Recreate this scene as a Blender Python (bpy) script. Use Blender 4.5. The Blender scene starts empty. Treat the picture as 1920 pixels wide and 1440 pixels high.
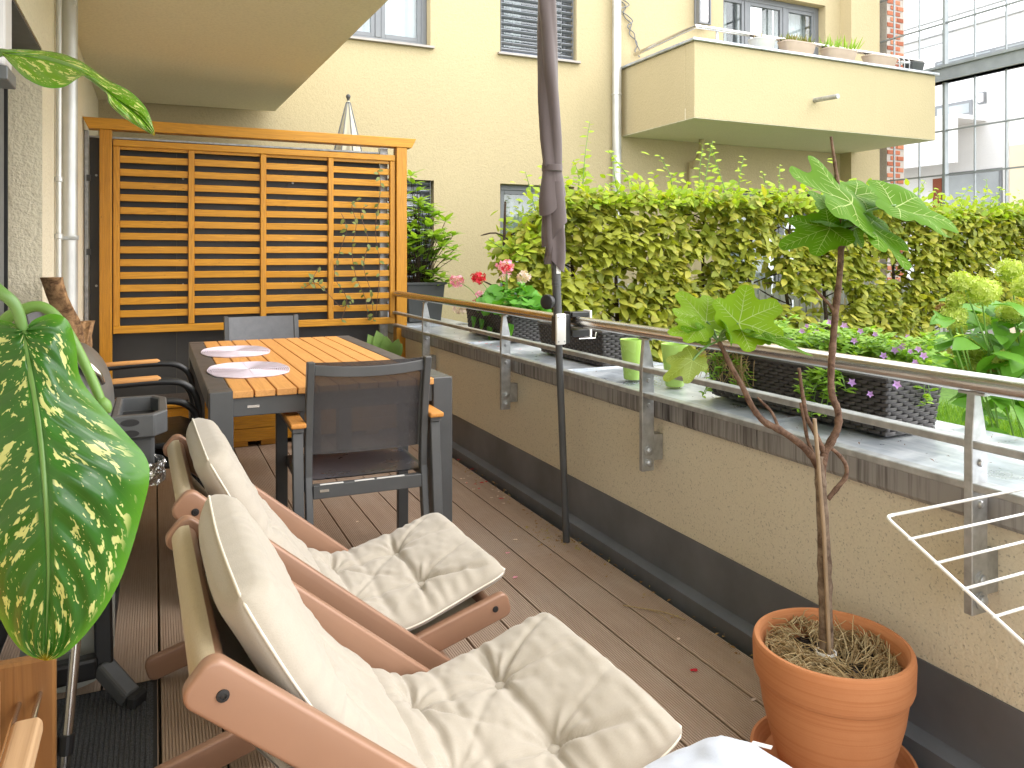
import bpy, bmesh, math, random
import numpy as np
from mathutils import Vector, Matrix, Euler
random.seed(7); RS = np.random.RandomState(11)
S = bpy.context.scene; C = S.collection
PI = math.pi; R = math.radians
# ------------------------------------------------------------------ camera, sky, sun, exposure
CAMH = 1.2; FPX = 1450.0; HORV = 484.0; YAW = R(24.8)
cam = bpy.data.cameras.new('camera'); camo = bpy.data.objects.new('camera', cam); C.objects.link(camo)
camo.location = (0, 0, CAMH); camo.rotation_euler = (R(90), 0, -YAW)
cam.sensor_width = 36; cam.lens = FPX / 1920 * 36; cam.shift_y = -(720 - HORV) / 1920
cam.clip_start = .02; cam.clip_end = 500
S.camera = camo
W = bpy.data.worlds.new('World'); S.world = W; W.use_nodes = True
wn = W.node_tree.nodes; wl = W.node_tree.links; wn.clear()
SUN_EL, SUN_AZ = R(47), R(122)          # azimuth from +Y clockwise: behind and to the right of the camera
sky = wn.new('ShaderNodeTexSky'); sky.sky_type = 'NISHITA'; sky.sun_disc = False
sky.sun_elevation = SUN_EL; sky.sun_rotation = SUN_AZ; sky.dust_density = 4; sky.air_density = 1
mixw = wn.new('ShaderNodeMix'); mixw.data_type = 'RGBA'; mixw.inputs[0].default_value = .8
mixw.inputs[7].default_value = (11.6, 11.7, 11.9, 1)     # even cloud cover
bg = wn.new('ShaderNodeBackground'); bg.inputs[1].default_value = .15
wo = wn.new('ShaderNodeOutputWorld')
wl.new(sky.outputs[0], mixw.inputs[6]); wl.new(mixw.outputs[2], bg.inputs[0]); wl.new(bg.outputs[0], wo.inputs[0])
sl = bpy.data.lights.new('sun', 'SUN'); sl.energy = .62; sl.angle = R(38); sl.color = (1, .985, .96)
so = bpy.data.objects.new('sun', sl); C.objects.link(so)
so.rotation_euler = Vector((-math.sin(SUN_AZ) * math.cos(SUN_EL), -math.cos(SUN_AZ) * math.cos(SUN_EL), -math.sin(SUN_EL))).to_track_quat('-Z', 'Y').to_euler()
S.view_settings.view_transform = 'Standard'; S.view_settings.look = 'None'; S.view_settings.gamma = 1
S.view_settings.exposure = 1.38
S.render.engine = 'CYCLES'
S.cycles.max_bounces = 10; S.cycles.diffuse_bounces = 5; S.cycles.transparent_max_bounces = 24; S.cycles.use_denoising = True

def P(u, v, x=None, y=None, z=None, d=None):
    """sight line through a point of the photograph, cut with a plane of the place -> world point"""
    a = (u - 960) / FPX; b = (HORV - v) / FPX; c, s = math.cos(YAW), math.sin(YAW)
    D = Vector((s + a * c, c - a * s, b))
    if x is not None: t = x / D.x
    elif y is not None: t = y / D.y
    elif z is not None: t = (z - CAMH) / b
    else: t = d
    return Vector((0, 0, CAMH)) + D * t

# ------------------------------------------------------------------ noise on arrays
def _h(ix, iy, iz):
    n = (ix.astype(np.int64) * 374761393 + iy.astype(np.int64) * 668265263 + iz.astype(np.int64) * 2147483647) & 0xffffffff
    n = ((n ^ (n >> 13)) * 1274126177) & 0xffffffff
    return ((n ^ (n >> 16)) & 0xffff) / 65535.0
def vnoise(x, y, z=0.0):
    x = np.asarray(x, float); y = np.asarray(y, float) + 0 * x; z = np.asarray(z, float) + 0 * x
    xi, yi, zi = np.floor(x), np.floor(y), np.floor(z)
    f = [t * t * (3 - 2 * t) for t in (x - xi, y - yi, z - zi)]
    o = 0
    for a in (0, 1):
        for b in (0, 1):
            for c in (0, 1):
                w = (f[0] if a else 1 - f[0]) * (f[1] if b else 1 - f[1]) * (f[2] if c else 1 - f[2])
                o = o + w * _h(xi + a, yi + b, zi + c)
    return o * 2 - 1

# ------------------------------------------------------------------ mesh builder
class MB:
    def __init__(s): s.v = []; s.f = []; s.uv = None
    def add(s, vs, fs):
        o = len(s.v); s.v.extend([tuple(p) for p in vs]); s.f.extend([tuple(i + o for i in f) for f in fs]); return s
    def box(s, x0, x1, y0, y1, z0, z1, M=None):
        vs = [Vector((x, y, z)) for z in (z0, z1) for y in (y0, y1) for x in (x0, x1)]
        if M is not None: vs = [M @ p for p in vs]
        return s.add(vs, [(0, 2, 3, 1), (4, 5, 7, 6), (0, 1, 5, 4), (1, 3, 7, 5), (3, 2, 6, 7), (2, 0, 4, 6)])
    def bar(s, a, b, w, h, up=(0, 0, 1), e0=0, e1=0):
        a = Vector(a); b = Vector(b); d = (b - a); L = d.length; d.normalize()
        x = d.cross(Vector(up))
        if x.length < 1e-5: x = d.cross(Vector((1, 0, 0)))
        x.normalize(); z = x.cross(d)
        M = Matrix(((x.x, d.x, z.x, a.x), (x.y, d.y, z.y, a.y), (x.z, d.z, z.z, a.z), (0, 0, 0, 1)))
        return s.box(-w / 2, w / 2, -e0, L + e1, -h / 2, h / 2, M)
    def tube(s, pts, rad, n=10, cap=True, closed=False):
        pts = [Vector(p) for p in pts]; m = len(pts)
        if not hasattr(rad, '__len__'): rad = [rad] * m
        T = []
        for i in range(m):
            if closed: t = pts[(i + 1) % m] - pts[i - 1]
            else: t = pts[min(i + 1, m - 1)] - pts[max(i - 1, 0)]
            T.append(t.normalized() if t.length > 1e-9 else Vector((0, 0, 1)))
        nrm = T[0].orthogonal().normalized(); o = len(s.v)
        for i in range(m):
            if i:
                q = T[i - 1].rotation_difference(T[i]); nrm = q @ nrm
            nrm = (nrm - T[i] * nrm.dot(T[i])).normalized(); b = T[i].cross(nrm)
            for k in range(n):
                a = 2 * PI * k / n
                s.v.append(tuple(pts[i] + (nrm * math.cos(a) + b * math.sin(a)) * rad[i]))
        for i in range(m if closed else m - 1):
            j = (i + 1) % m
            for k in range(n):
                s.f.append((o + i * n + k, o + i * n + (k + 1) % n, o + j * n + (k + 1) % n, o + j * n + k))
        if cap and not closed:
            s.f.append(tuple(o + k for k in range(n))[::-1]); s.f.append(tuple(o + (m - 1) * n + k for k in range(n)))
        return s
    def cyl(s, a, b, r, n=16, r2=None): return s.tube([a, b], [r, r if r2 is None else r2], n)
    def lathe(s, prof, c=(0, 0, 0), n=32, axis=None, closed=False):
        o = len(s.v); m = len(prof); c = Vector(c)
        Q = Vector((0, 0, 1)).rotation_difference(Vector(axis)) if axis is not None else None
        for r, z in prof:
            for k in range(n):
                a = 2 * PI * k / n; p = Vector((r * math.cos(a), r * math.sin(a), z))
                if Q: p = Q @ p
                s.v.append(tuple(c + p))
        for i in range(m if closed else m - 1):
            j = (i + 1) % m
            for k in range(n):
                s.f.append((o + i * n + k, o + i * n + (k + 1) % n, o + j * n + (k + 1) % n, o + j * n + k))
        if not closed:
            if prof[0][0] > 1e-4: s.f.append(tuple(o + k for k in range(n))[::-1])
            if prof[-1][0] > 1e-4: s.f.append(tuple(o + (m - 1) * n + k for k in range(n)))
        return s
    def prism(s, poly, a, b):
        """closed polygon poly (list of 3-vectors) swept from offset a to offset b"""
        n = len(poly); a = Vector(a); b = Vector(b)
        vs = [Vector(p) + a for p in poly] + [Vector(p) + b for p in poly]
        return s.add(vs, [tuple(range(n))[::-1], tuple(range(n, 2 * n))] + [(i, (i + 1) % n, n + (i + 1) % n, n + i) for i in range(n)])
    def grid(s, A, closed_u=False, closed_v=False):
        """A: array (m, n, 3)"""
        m, n = A.shape[:2]; o = len(s.v); s.v.extend(map(tuple, A.reshape(-1, 3)))
        for i in range(m if closed_u else m - 1):
            for j in range(n if closed_v else n - 1):
                i2, j2 = (i + 1) % m, (j + 1) % n
                s.f.append((o + i * n + j, o + i2 * n + j, o + i2 * n + j2, o + i * n + j2))
        return s
    def mesh(s, name, bevel=0, smooth=False, seg=1):
        me = bpy.data.meshes.new(name); me.from_pydata(s.v, [], s.f)
        bm = bmesh.new(); bm.from_mesh(me)
        bmesh.ops.recalc_face_normals(bm, faces=bm.faces)
        if bevel:
            es = [e for e in bm.edges if len(e.link_faces) == 2 and e.calc_face_angle(0) > .6]
            bmesh.ops.bevel(bm, geom=es, offset=bevel, segments=seg, affect='EDGES', profile=.5, clamp_overlap=True)
        bm.to_mesh(me); bm.free()
        if smooth:
            me.polygons.foreach_set('use_smooth', [True] * len(me.polygons))
            if smooth != 'all':
                try: me.set_sharp_from_angle(angle=R(40))
                except Exception: pass
        return me

def link(name, data, mat=None, parent=None, kind=None, label=None):
    o = bpy.data.objects.new(name, data); C.objects.link(o)
    if mat is not None and not data.materials: data.materials.append(mat)
    if parent is not None:
        o.parent = parent; o.matrix_parent_inverse = Matrix.Translation(-parent.location) if parent.get('_w') else Matrix()
    if kind: o['kind'] = kind
    if label: o['label'] = label
    return o
def part(name, mb, mat, parent=None, bevel=0, smooth=False, kind=None, label=None, seg=1):
    p = parent
    o = link(name, mb.mesh(name, bevel, smooth, seg), mat, None, kind, label)
    if p is not None:
        o.parent = p
        # one-off geometry is written in world coordinates
        if p.get('_w'):
            o.matrix_parent_inverse = Matrix.Translation(-Vector(p['_w']))
    return o
def tag(o, label, cat, group=None, kind=None):
    o['label'] = label; o['category'] = cat
    if group: o['group'] = group
    if kind: o['kind'] = kind
    return o
def thing(name, label, cat, loc=(0, 0, 0), rz=0, group=None, local=False):
    o = bpy.data.objects.new(name, None); C.objects.link(o); o.location = loc; o.rotation_euler = (0, 0, rz)
    o.empty_display_size = .1
    if not local: o['_w'] = tuple(loc)
    return tag(o, label, cat, group)
def dup(root, loc, rz, label, group=None):
    r = root.copy(); C.objects.link(r); r.location = loc; r.rotation_euler = (0, 0, rz); r['label'] = label
    if group: r['group'] = group
    for ch in list(root.children):
        c = ch.copy(); C.objects.link(c); c.parent = r
        for g in ch.children:
            d = g.copy(); C.objects.link(d); d.parent = c
    return r
def struct(o): o['kind'] = 'structure'; return o

# ------------------------------------------------------------------ materials
class NT:
    def __init__(s, name):
        s.m = bpy.data.materials.new(name); s.m.use_nodes = True; s.t = s.m.node_tree; s.n = s.t.nodes; s.l = s.t.links
        s.b = s.n['Principled BSDF']; s.out = s.n['Material Output']
    def new(s, t, **k):
        n = s.n.new('ShaderNode' + t)
        for a, b in k.items(): setattr(n, a, b)
        return n
    def lk(s, a, b): s.l.new(a, b)
    def coord(s, scale=(1, 1, 1), rand=True, kind='Object'):
        tc = s.new('TexCoord'); mp = s.new('Mapping'); s.lk(tc.outputs[kind], mp.inputs[0]); mp.inputs['Scale'].default_value = scale
        if rand:
            oi = s.new('ObjectInfo'); mu = s.new('Math', operation='MULTIPLY'); mu.inputs[1].default_value = 37.0
            s.lk(oi.outputs['Random'], mu.inputs[0]); s.lk(mu.outputs[0], mp.inputs['Location'])
        return mp.outputs[0]
    def noise(s, vec, scale, detail=3, rough=.55, dist=0):
        n = s.new('TexNoise'); n.inputs['Scale'].default_value = scale; n.inputs['Detail'].default_value = detail
        n.inputs['Roughness'].default_value = rough; n.inputs['Distortion'].default_value = dist
        if vec is not None: s.lk(vec, n.inputs['Vector'])
        return n.outputs['Fac']
    def ramp(s, fac, stops, interp='LINEAR'):
        r = s.new('ValToRGB'); r.color_ramp.interpolation = interp; e = r.color_ramp.elements
        while len(e) < len(stops): e.new(.5)
        for i, (p, c) in enumerate(stops):
            e[i].position = p; e[i].color = (*c, 1) if len(c) == 3 else c
        s.lk(fac, r.inputs[0]); return r.outputs[0]
    def mix(s, fac, a, b, mode='MIX'):
        m = s.new('Mix', data_type='RGBA', blend_type=mode)
        for sock, v in ((m.inputs[0], fac), (m.inputs[6], a), (m.inputs[7], b)):
            if isinstance(v, (int, float)): sock.default_value = v
            elif isinstance(v, tuple): sock.default_value = (*v, 1) if len(v) == 3 else v
            else: s.lk(v, sock)
        return m.outputs[2]
    def math(s, op, a, b=None):
        m = s.new('Math', operation=op)
        for i, v in enumerate((a, b)):
            if v is None: continue
            if isinstance(v, (int, float)): m.inputs[i].default_value = v
            else: s.lk(v, m.inputs[i])
        return m.outputs[0]
    def bump(s, h, strength=.3, dist=.002, prev=None):
        b = s.new('Bump'); b.inputs['Strength'].default_value = strength; b.inputs['Distance'].default_value = dist
        s.lk(h, b.inputs['Height'])
        if prev is not None: s.lk(prev, b.inputs['Normal'])
        s.lk(b.outputs[0], s.b.inputs['Normal']); return b.outputs[0]
    def col(s, v):
        if isinstance(v, tuple): s.b.inputs['Base Color'].default_value = (*v, 1)
        else: s.lk(v, s.b.inputs['Base Color'])
    def set(s, rough=.5, metal=0, spec=.5, coat=0):
        s.b.inputs['Roughness'].default_value = rough; s.b.inputs['Metallic'].default_value = metal
        s.b.inputs['Specular IOR Level'].default_value = spec; s.b.inputs['Coat Weight'].default_value = coat; return s
def shade(c, k): return tuple(min(1, x * k) for x in c)
def plain(name, c, rough=.5, metal=0, var=.12, scale=8, bump=0, bscale=300, bdist=.0008, spec=.5):
    t = NT(name).set(rough, metal, spec); v = t.coord()
    n = t.noise(v, scale, 4)
    t.col(t.ramp(n, [(.3, shade(c, 1 - var)), (.7, shade(c, 1 + var))]))
    rr = t.new('MapRange'); rr.inputs[3].default_value = max(.03, rough - .08); rr.inputs[4].default_value = min(1, rough + .1)
    t.lk(t.noise(v, scale * 2.3, 4), rr.inputs[0]); t.lk(rr.outputs[0], t.b.inputs['Roughness'])
    if bump: t.bump(t.noise(v, bscale, 2), bump, bdist)
    return t.m
def stucco(name, c, grain=170, strength=.5, pits=False, var=.06, dist=.004):
    t = NT(name).set(.92, 0, .25); v = t.coord(rand=False)
    n = t.noise(v, grain, 3, .6); big = t.noise(v, 1.1, 5, .6); fine = t.noise(v, grain * .45, 2, .6)
    col = t.mix(big, shade(c, 1 - var), shade(c, 1 + var))
    streak = t.noise(t.coord((2.2, 2.2, .25), rand=False), 2.2, 5, .65)
    col = t.mix(t.ramp(streak, [(.55, (0, 0, 0)), (.8, (.10, .10, .10))]), col, shade(c, .72))
    if pits:
        p = t.ramp(t.noise(v, grain * 1.25, 2, .4), [(.30, (1, 1, 1)), (.38, (0, 0, 0))])
        col = t.mix(t.math('MULTIPLY', p, .6), col, shade(c, .38))
    col = t.mix(t.math('MULTIPLY', t.ramp(n, [(.35, (1, 1, 1)), (.55, (0, 0, 0))]), .2), col, shade(c, .6))
    t.col(col); t.bump(t.math('ADD', n, fine), strength, dist)
    return t.m
def wood(name, c, axis=0, dark=.55, ring=1.0, rough=.55, fine=1.0, warm=None):
    """grain running along the given local axis"""
    t = NT(name).set(rough, 0, .4)
    sc = [22, 22, 22]; sc[axis] = 1.1; v = t.coord(tuple(sc))
    sc2 = [90, 90, 90]; sc2[axis] = 2.5; v2 = t.coord(tuple(sc2))
    g = t.noise(v, 1.3 * ring, 3, .5, 1.2)
    w = t.new('Math', operation='PINGPONG'); w.inputs[1].default_value = .5
    t.lk(t.math('MULTIPLY', g, 7.0), w.inputs[0])
    g2 = t.math('MULTIPLY', w.outputs[0], 2.0)
    f = t.noise(v2, 2.2 * fine, 4, .6)
    oi = t.new('ObjectInfo')
    c2 = warm or (c[0] * dark, c[1] * dark * .9, c[2] * dark * .8)
    base = t.mix(t.math('MULTIPLY', g2, .72), c, c2)
    base = t.mix(t.math('MULTIPLY', f, .3), base, shade(c2, .8))
    base = t.mix(t.math('MULTIPLY', oi.outputs['Random'], .35), base, shade(c, .72))
    kn = t.new('TexVoronoi'); ks = [7, 7, 7]; ks[axis] = 1.6; t.lk(t.coord(tuple(ks)), kn.inputs['Vector'])
    base = t.mix(t.ramp(kn.outputs['Distance'], [(.045, (.75, .75, .75)), (.075, (0, 0, 0))]), base, shade(c2, .5))
    t.col(base); t.bump(t.math('ADD', f, t.math('MULTIPLY', g2, .5)), .25, .0012); return t.m
def leafmat(name, c1, c2, c3=None, trans=.35, rough=.45, back=None, spec=.4, vein=0):
    t = NT(name).set(rough, 0, spec); g = t.new('NewGeometry')
    st = [(0, c1), (.6, c2)] + ([(1, c3)] if c3 else [])
    col = t.ramp(g.outputs['Random Per Island'], st)
    col = t.mix(t.math('MULTIPLY', t.noise(t.coord(rand=False), 60, 3), .25), col, shade(c1, .7))
    t.col(col)
    tr = t.new('BsdfTranslucent'); t.lk(t.mix(1.0, col, (1.0, 1.0, .35), 'MULTIPLY'), tr.inputs['Color'])
    ms = t.new('MixShader'); ms.inputs[0].default_value = trans
    t.lk(t.b.outputs[0], ms.inputs[1]); t.lk(tr.outputs[0], ms.inputs[2]); t.lk(ms.outputs[0], t.out.inputs[0])
    return t.m
def glassmat(name, tint=(.9, .95, .95), refl=.12):
    t = NT(name); t.n.remove(t.b)
    tr = t.new('BsdfTransparent'); tr.inputs[0].default_value = (*tint, 1)
    gl = t.new('BsdfGlossy'); gl.inputs['Roughness'].default_value = .01
    fr = t.new('LayerWeight'); fr.inputs[0].default_value = .5
    f = t.math('ADD', t.math('MULTIPLY', t.math('POWER', fr.outputs['Facing'], 5.0), .6), refl)
    ms = t.new('MixShader'); t.lk(f, ms.inputs[0]); t.lk(tr.outputs[0], ms.inputs[1]); t.lk(gl.outputs[0], ms.inputs[2])
    t.lk(ms.outputs[0], t.out.inputs[0]); return t.m

YEL = (.475, .397, .238)
M = {}
M['facade'] = stucco('facade_stucco', YEL, 95, .55, dist=.005)
M['soffit'] = stucco('soffit_plaster', (.78, .73, .57), 60, .35)
M['parapet'] = stucco('parapet_stucco', (.74, .68, .55), 140, .5, pits=True)
M['jamb'] = stucco('jamb_stucco', (.80, .72, .54), 80, .8, dist=.008)
M['white_wall'] = stucco('white_render', (.86, .855, .85), 60, .2, var=.03)
M['anthra'] = plain('anthracite_paint', (.072, .073, .074), .42, 0, .12, 6, .15, 900)
M['panel'] = plain('dark_laminate_panel', (.047, .045, .043), .5, 0, .2, 3, .1, 700)
M['band'] = plain('grey_flashing_sheet', (.155, .168, .192), .45, .25, .22, 3.5, .1, 200)
M['galv'] = plain('galvanised_steel', (.43, .44, .44), .42, .75, .22, 28, .1, 400)
M['steel'] = plain('brushed_stainless_steel', (.62, .60, .57), .22, 1.0, .05, 10, .05, 700)
M['pipe'] = plain('zinc_downpipe', (.56, .56, .54), .36, .55, .14, 5)
M['winframe'] = plain('grey_window_frame', (.17, .18, .19), .4, .2, .06)
M['sill'] = plain('metal_window_sill', (.33, .30, .27), .4, .5, .1)
M['blind'] = plain('aluminium_blind', (.23, .25, .29), .35, .4, .06)
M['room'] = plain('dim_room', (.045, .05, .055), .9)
M['curtain'] = plain('white_curtain', (.80, .81, .82), .9, 0, .06, 12)
M['curtain2'] = plain('grey_net_curtain', (.50, .52, .50), .9, 0, .08, 12)
M['glass'] = glassmat('window_glass', (.86, .90, .90), .10)
M['screen_glass'] = glassmat('screen_glass', (.985, .99, .99), .025)
M['mullion'] = plain('grey_steel_mullion', (.25, .275, .285), .45, .3, .1)
M['black'] = plain('black_plastic', (.017, .017, .018), .42, 0, .2, 12, .1, 500)
M['rubber'] = plain('black_rubber', (.02, .02, .02), .7)
M['whiteplas'] = plain('white_plastic', (.78, .77, .74), .4, 0, .04)
M['whitewire'] = plain('white_coated_wire', (.82, .82, .80), .35, 0, .03)
M['terra'] = None
def coping():
    t = NT('weathered_zinc_coping').set(.34, .55, .5); v = t.coord(rand=False)
    a = t.noise(v, 3.2, 6, .65, .6); b = t.noise(t.coord((6, .9, 6), rand=False), 6, 5, .7)
    col = t.ramp(a, [(.3, (.22, .25, .29)), (.48, (.42, .46, .50)), (.62, (.66, .68, .70))])
    col = t.mix(t.ramp(b, [(.45, (0, 0, 0)), (.75, (.6, .6, .6))]), col, (.72, .73, .74))
    t.col(col)
    t.lk(t.ramp(a, [(.3, (.22, .22, .22)), (.7, (.5, .5, .5))]), t.b.inputs['Roughness'])
    t.bump(a, .15, .004); return t.m
M['coping'] = coping()
def fascia():
    t = NT('streaked_zinc_fascia').set(.55, .3, .4)
    v = t.coord((1, 42, 1.0), rand=False); a = t.noise(v, 1.5, 5, .7, .3)
    b = t.noise(t.coord(rand=False), 1.4, 4)
    k = t.ramp(t.math('MULTIPLY', a, t.math('ADD', b, .45)), [(.44, (.36, .355, .35)), (.60, (.20, .19, .185)), (.72, (.04, .034, .034))])
    t.col(k); return t.m
M['fascia'] = fascia()
def deckmat():
    t = NT('brown_composite_decking').set(.62, 0, .35)
    v = t.coord((14, .9, 14)); g = t.noise(v, 2.2, 5, .65, .4); v2 = t.coord((60, 3, 60)); f = t.noise(v2, 3, 3)
    oi = t.new('ObjectInfo'); d = t.noise(t.coord(rand=False), 1.6, 5, .6)
    c = t.mix(g, (.34, .225, .155), (.55, .41, .30))
    c = t.mix(t.math('MULTIPLY', f, .4), c, (.12, .07, .045))
    c = t.mix(t.math('MULTIPLY', oi.outputs['Random'], .3), c, (.36, .26, .185))
    c = t.mix(t.ramp(d, [(.42, (0, 0, 0)), (.72, (.5, .5, .5))]), c, (.46, .385, .315))
    t.col(c); t.bump(t.math('ADD', g, f), .25, .001); return t.m
M['deck'] = deckmat()
ORANGE = (.68, .32, .022)
M['wood_x'] = wood('glazed_pine_along', ORANGE, 0, .62, .9, .42)
M['wood_z'] = wood('glazed_pine_upright', (.64, .295, .022), 2, .6, .9, .42)
M['wood_y'] = wood('glazed_pine_tabletop', (.74, .37, .115), 1, .72, .8, .48)
M['arm'] = wood('oiled_wood_armrest', (.66, .29, .06), 1, .7)
M['arm_x'] = wood('oiled_wood_arm', (.66, .32, .10), 0, .75)
M['cab'] = wood('oak_cabinet_wood', (.60, .31, .115), 2, .62, .6)
M['cabdark'] = wood('dark_oak_panel', (.23, .105, .028), 2, .6, .6)
M['cabtop'] = wood('weathered_wood_top', (.55, .36, .20), 1, .6, .6)
M['log'] = None
M['rail_wood'] = plain('copper_brown_lacquered_wood', (.335, .188, .12), .36, .05, .05, 6, .03, 200)
def fabric(name, c, scale=900, st=.35, var=.06):
    t = NT(name).set(.95, 0, .15); v = t.coord(rand=False)
    w1 = t.noise(t.coord((1, .12, 1), rand=False), scale, 2); w2 = t.noise(t.coord((.12, 1, .4), rand=False), scale, 2)
    n = t.noise(v, 7, 5, .6)
    c1 = t.mix(n, shade(c, 1 - var), shade(c, 1 + var))
    c1 = t.mix(t.math('MULTIPLY', t.math('MULTIPLY', w1, w2), .7), c1, shade(c, .62))
    t.col(c1); t.b.inputs['Sheen Weight'].default_value = .25
    t.bump(t.math('ADD', w1, w2), st, .0006); return t.m
M['cushion'] = fabric('cream_cotton_canvas', (.445, .397, .33))
M['seam'] = fabric('white_piping', (.76, .70, .60))
M['sling'] = fabric('beige_sling_canvas', (.46, .37, .23), 500, .5)
M['towel'] = fabric('white_cotton_towel', (.50, .54, .62), 700)
M['canopy'] = fabric('taupe_parasol_cloth', (.135, .108, .108), 800, .2, .1)
M['canopy_light'] = fabric('cream_parasol_cloth', (.66, .62, .47), 800, .2)
def slingmesh():
    t = NT('grey_mesh_sling').set(.42, 0, .5); v = t.coord()
    w1 = t.noise(t.coord((1, .1, .1)), 700, 1); t.col(t.mix(w1, (.028, .025, .026), (.10, .095, .098)))
    tr = t.new('BsdfTransparent'); ms = t.new('MixShader'); ms.inputs[0].default_value = .26
    t.lk(t.b.outputs[0], ms.inputs[1]); t.lk(tr.outputs[0], ms.inputs[2]); t.lk(ms.outputs[0], t.out.inputs[0]); return t.m
M['slingmesh'] = slingmesh()
M['slingseat'] = plain('grey_woven_seat', (.085, .085, .10), .28, 0, .05, 4, .2, 900)
M['slinggrey'] = plain('grey_woven_back', (.14, .145, .155), .6, 0, .08, 30, .2, 900)
def terracotta():
    t = NT('terracotta').set(.78, 0, .3); v = t.coord(rand=False)
    a = t.noise(v, 6, 5, .6); r = t.noise(t.coord((.5, .5, 55), rand=False), 3.5, 4, .6)
    c = t.mix(a, (.47, .175, .068), (.63, .285, .13)); c = t.mix(t.ramp(r, [(.45, (0, 0, 0)), (.7, (.55, .55, .55))]), c, (.44, .15, .05))
    c = t.mix(t.ramp(t.noise(v, 2.3, 4), [(.55, (0, 0, 0)), (.75, (.35, .35, .35))]), c, (.70, .42, .26))
    t.col(c); t.bump(t.math('ADD', r, t.noise(v, 240, 2)), .25, .0012); return t.m
M['terra'] = terracotta()
def bark(name, c, d, sc=40):
    t = NT(name).set(.85, 0, .25); v = t.coord(rand=False)
    a = t.noise(v, sc, 5, .7, .5); t.col(t.ramp(a, [(.35, d), (.62, c)])); t.bump(a, .7, .006); return t.m
M['bark'] = bark('fig_bark', (.20, .125, .085), (.06, .03, .02), 45)
M['trunkbark'] = bark('grey_fig_bark', (.27, .205, .15), (.10, .066, .046), 30)
M['hedgebark'] = bark('dark_hedge_bark', (.075, .05, .032), (.02, .014, .01))
M['log'] = bark('peeling_log_bark', (.46, .27, .13), (.11, .055, .028), 24)
M['greenstem'] = plain('green_stem', (.16, .30, .06), .45, 0, .15)
M['stake'] = plain('bamboo_stake', (.30, .215, .135), .6, 0, .15, 20)
M['soil'] = plain('dark_potting_soil', (.035, .024, .017), .95, 0, .4, 60, .9, 120, .01)
M['straw'] = leafmat('dry_straw', (.30, .20, .09), (.46, .34, .17), (.58, .46, .27), .1, .8)
M['figlight'] = leafmat('light_fig_leaf', (.20, .38, .012), (.24, .42, .014), None, .5, .5, None, .15)
M['fig'] = leafmat('fig_leaf', (.085, .21, .008), (.12, .27, .010), (.15, .31, .012), .45, .55, None, .12)
M['figvein'] = leafmat('fig_leaf_vein', (.44, .56, .16), (.50, .62, .2), None, .4, .5)
M['figold'] = leafmat('yellowing_fig_leaf', (.20, .30, .03), (.26, .34, .04), None, .4, .45)
M['hedge'] = leafmat('hornbeam_leaf', (.19, .24, .025), (.42, .44, .055), (.60, .54, .09), .45, .5)
M['hedgeyoung'] = leafmat('young_hornbeam_leaf', (.26, .40, .03), (.42, .56, .045), (.58, .64, .08), .5, .5)
M['rhodo'] = leafmat('rhododendron_leaf', (.22, .40, .045), (.34, .52, .07), (.46, .60, .11), .5, .45)
M['geran'] = leafmat('geranium_leaf', (.08, .28, .025), (.13, .38, .035), (.20, .48, .06), .4, .5)
M['petuleaf'] = leafmat('petunia_leaf', (.18, .36, .03), (.28, .48, .05), (.40, .58, .09), .4, .5)
M['hydleaf'] = leafmat('hydrangea_leaf', (.09, .24, .03), (.15, .36, .035), (.22, .44, .05), .42, .45)
M['hydra'] = leafmat('green_hydrangea_floret', (.42, .53, .08), (.55, .65, .13), (.68, .74, .26), .4, .7)
M['hydbrown'] = leafmat('withered_hydrangea_floret', (.24, .12, .04), (.40, .24, .09), (.46, .42, .12), .2, .8)
M['hosta'] = leafmat('hosta_leaf', (.10, .24, .05), (.22, .36, .09), (.50, .55, .22), .3, .45)
M['vineleaf'] = leafmat('vine_leaf', (.10, .17, .04), (.22, .26, .07), (.34, .13, .06), .3, .5)
M['grass'] = leafmat('lawn_blade', (.12, .27, .025), (.20, .38, .035), (.30, .46, .05), .35, .6)
M['lawn'] = plain('lawn_soil', (.10, .20, .03), .95, 0, .3, 20)
M['red'] = leafmat('red_petal', (.50, .008, .02), (.65, .012, .035), None, .3, .6)
M['pink'] = leafmat('pink_petal', (.85, .25, .45), (.88, .38, .55), (.86, .58, .66), .35, .6)
M['palepink'] = leafmat('pale_petal', (.72, .52, .48), (.78, .64, .58), None, .3, .7)
M['purple'] = leafmat('violet_petal', (.50, .25, .68), (.58, .34, .76), (.66, .44, .80), .35, .6)
M['cup'] = plain('lime_green_ceramic', (.36, .56, .12), .25, 0, .04)
M['wicker'] = plain('dark_resin_wicker', (.036, .031, .029), .42, 0, .25, 30, .1, 600)
M['wickerlight'] = plain('brown_resin_wicker', (.075, .062, .052), .42, 0, .25, 30)
M['mat'] = plain('grey_ribbed_doormat', (.065, .068, .072), .95, 0, .6, 260, .9, 500, .004)
M['bbqlid'] = plain('grey_cast_lid', (.18, .175, .165), .38, .35, .08, 5, .1, 600)
M['bbqgrey'] = plain('dark_grey_plastic', (.085, .088, .09), .45, 0, .12, 10, .15, 800)
M['gas'] = plain('grey_gas_bottle', (.50, .53, .48), .4, .2, .06)
M['foil'] = plain('crumpled_foil', (.75, .75, .74), .22, 1, .05, 10, 1.0, 60, .012)
M['plastpot'] = plain('grey_plastic_pot', (.06, .065, .065), .5, 0, .15)
M['balpot'] = plain('taupe_plastic_trough', (.44, .34, .26), .5, 0, .06)
M['lightpot'] = plain('pale_grey_plastic_bowl', (.47, .47, .45), .5, 0, .06)
M['heath'] = leafmat('heather_tuft', (.15, .19, .04), (.28, .27, .07), (.32, .17, .07), .2, .8)
M['lamp'] = plain('opal_lamp_glass', (.80, .78, .80), .3, 0, .02)
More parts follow.
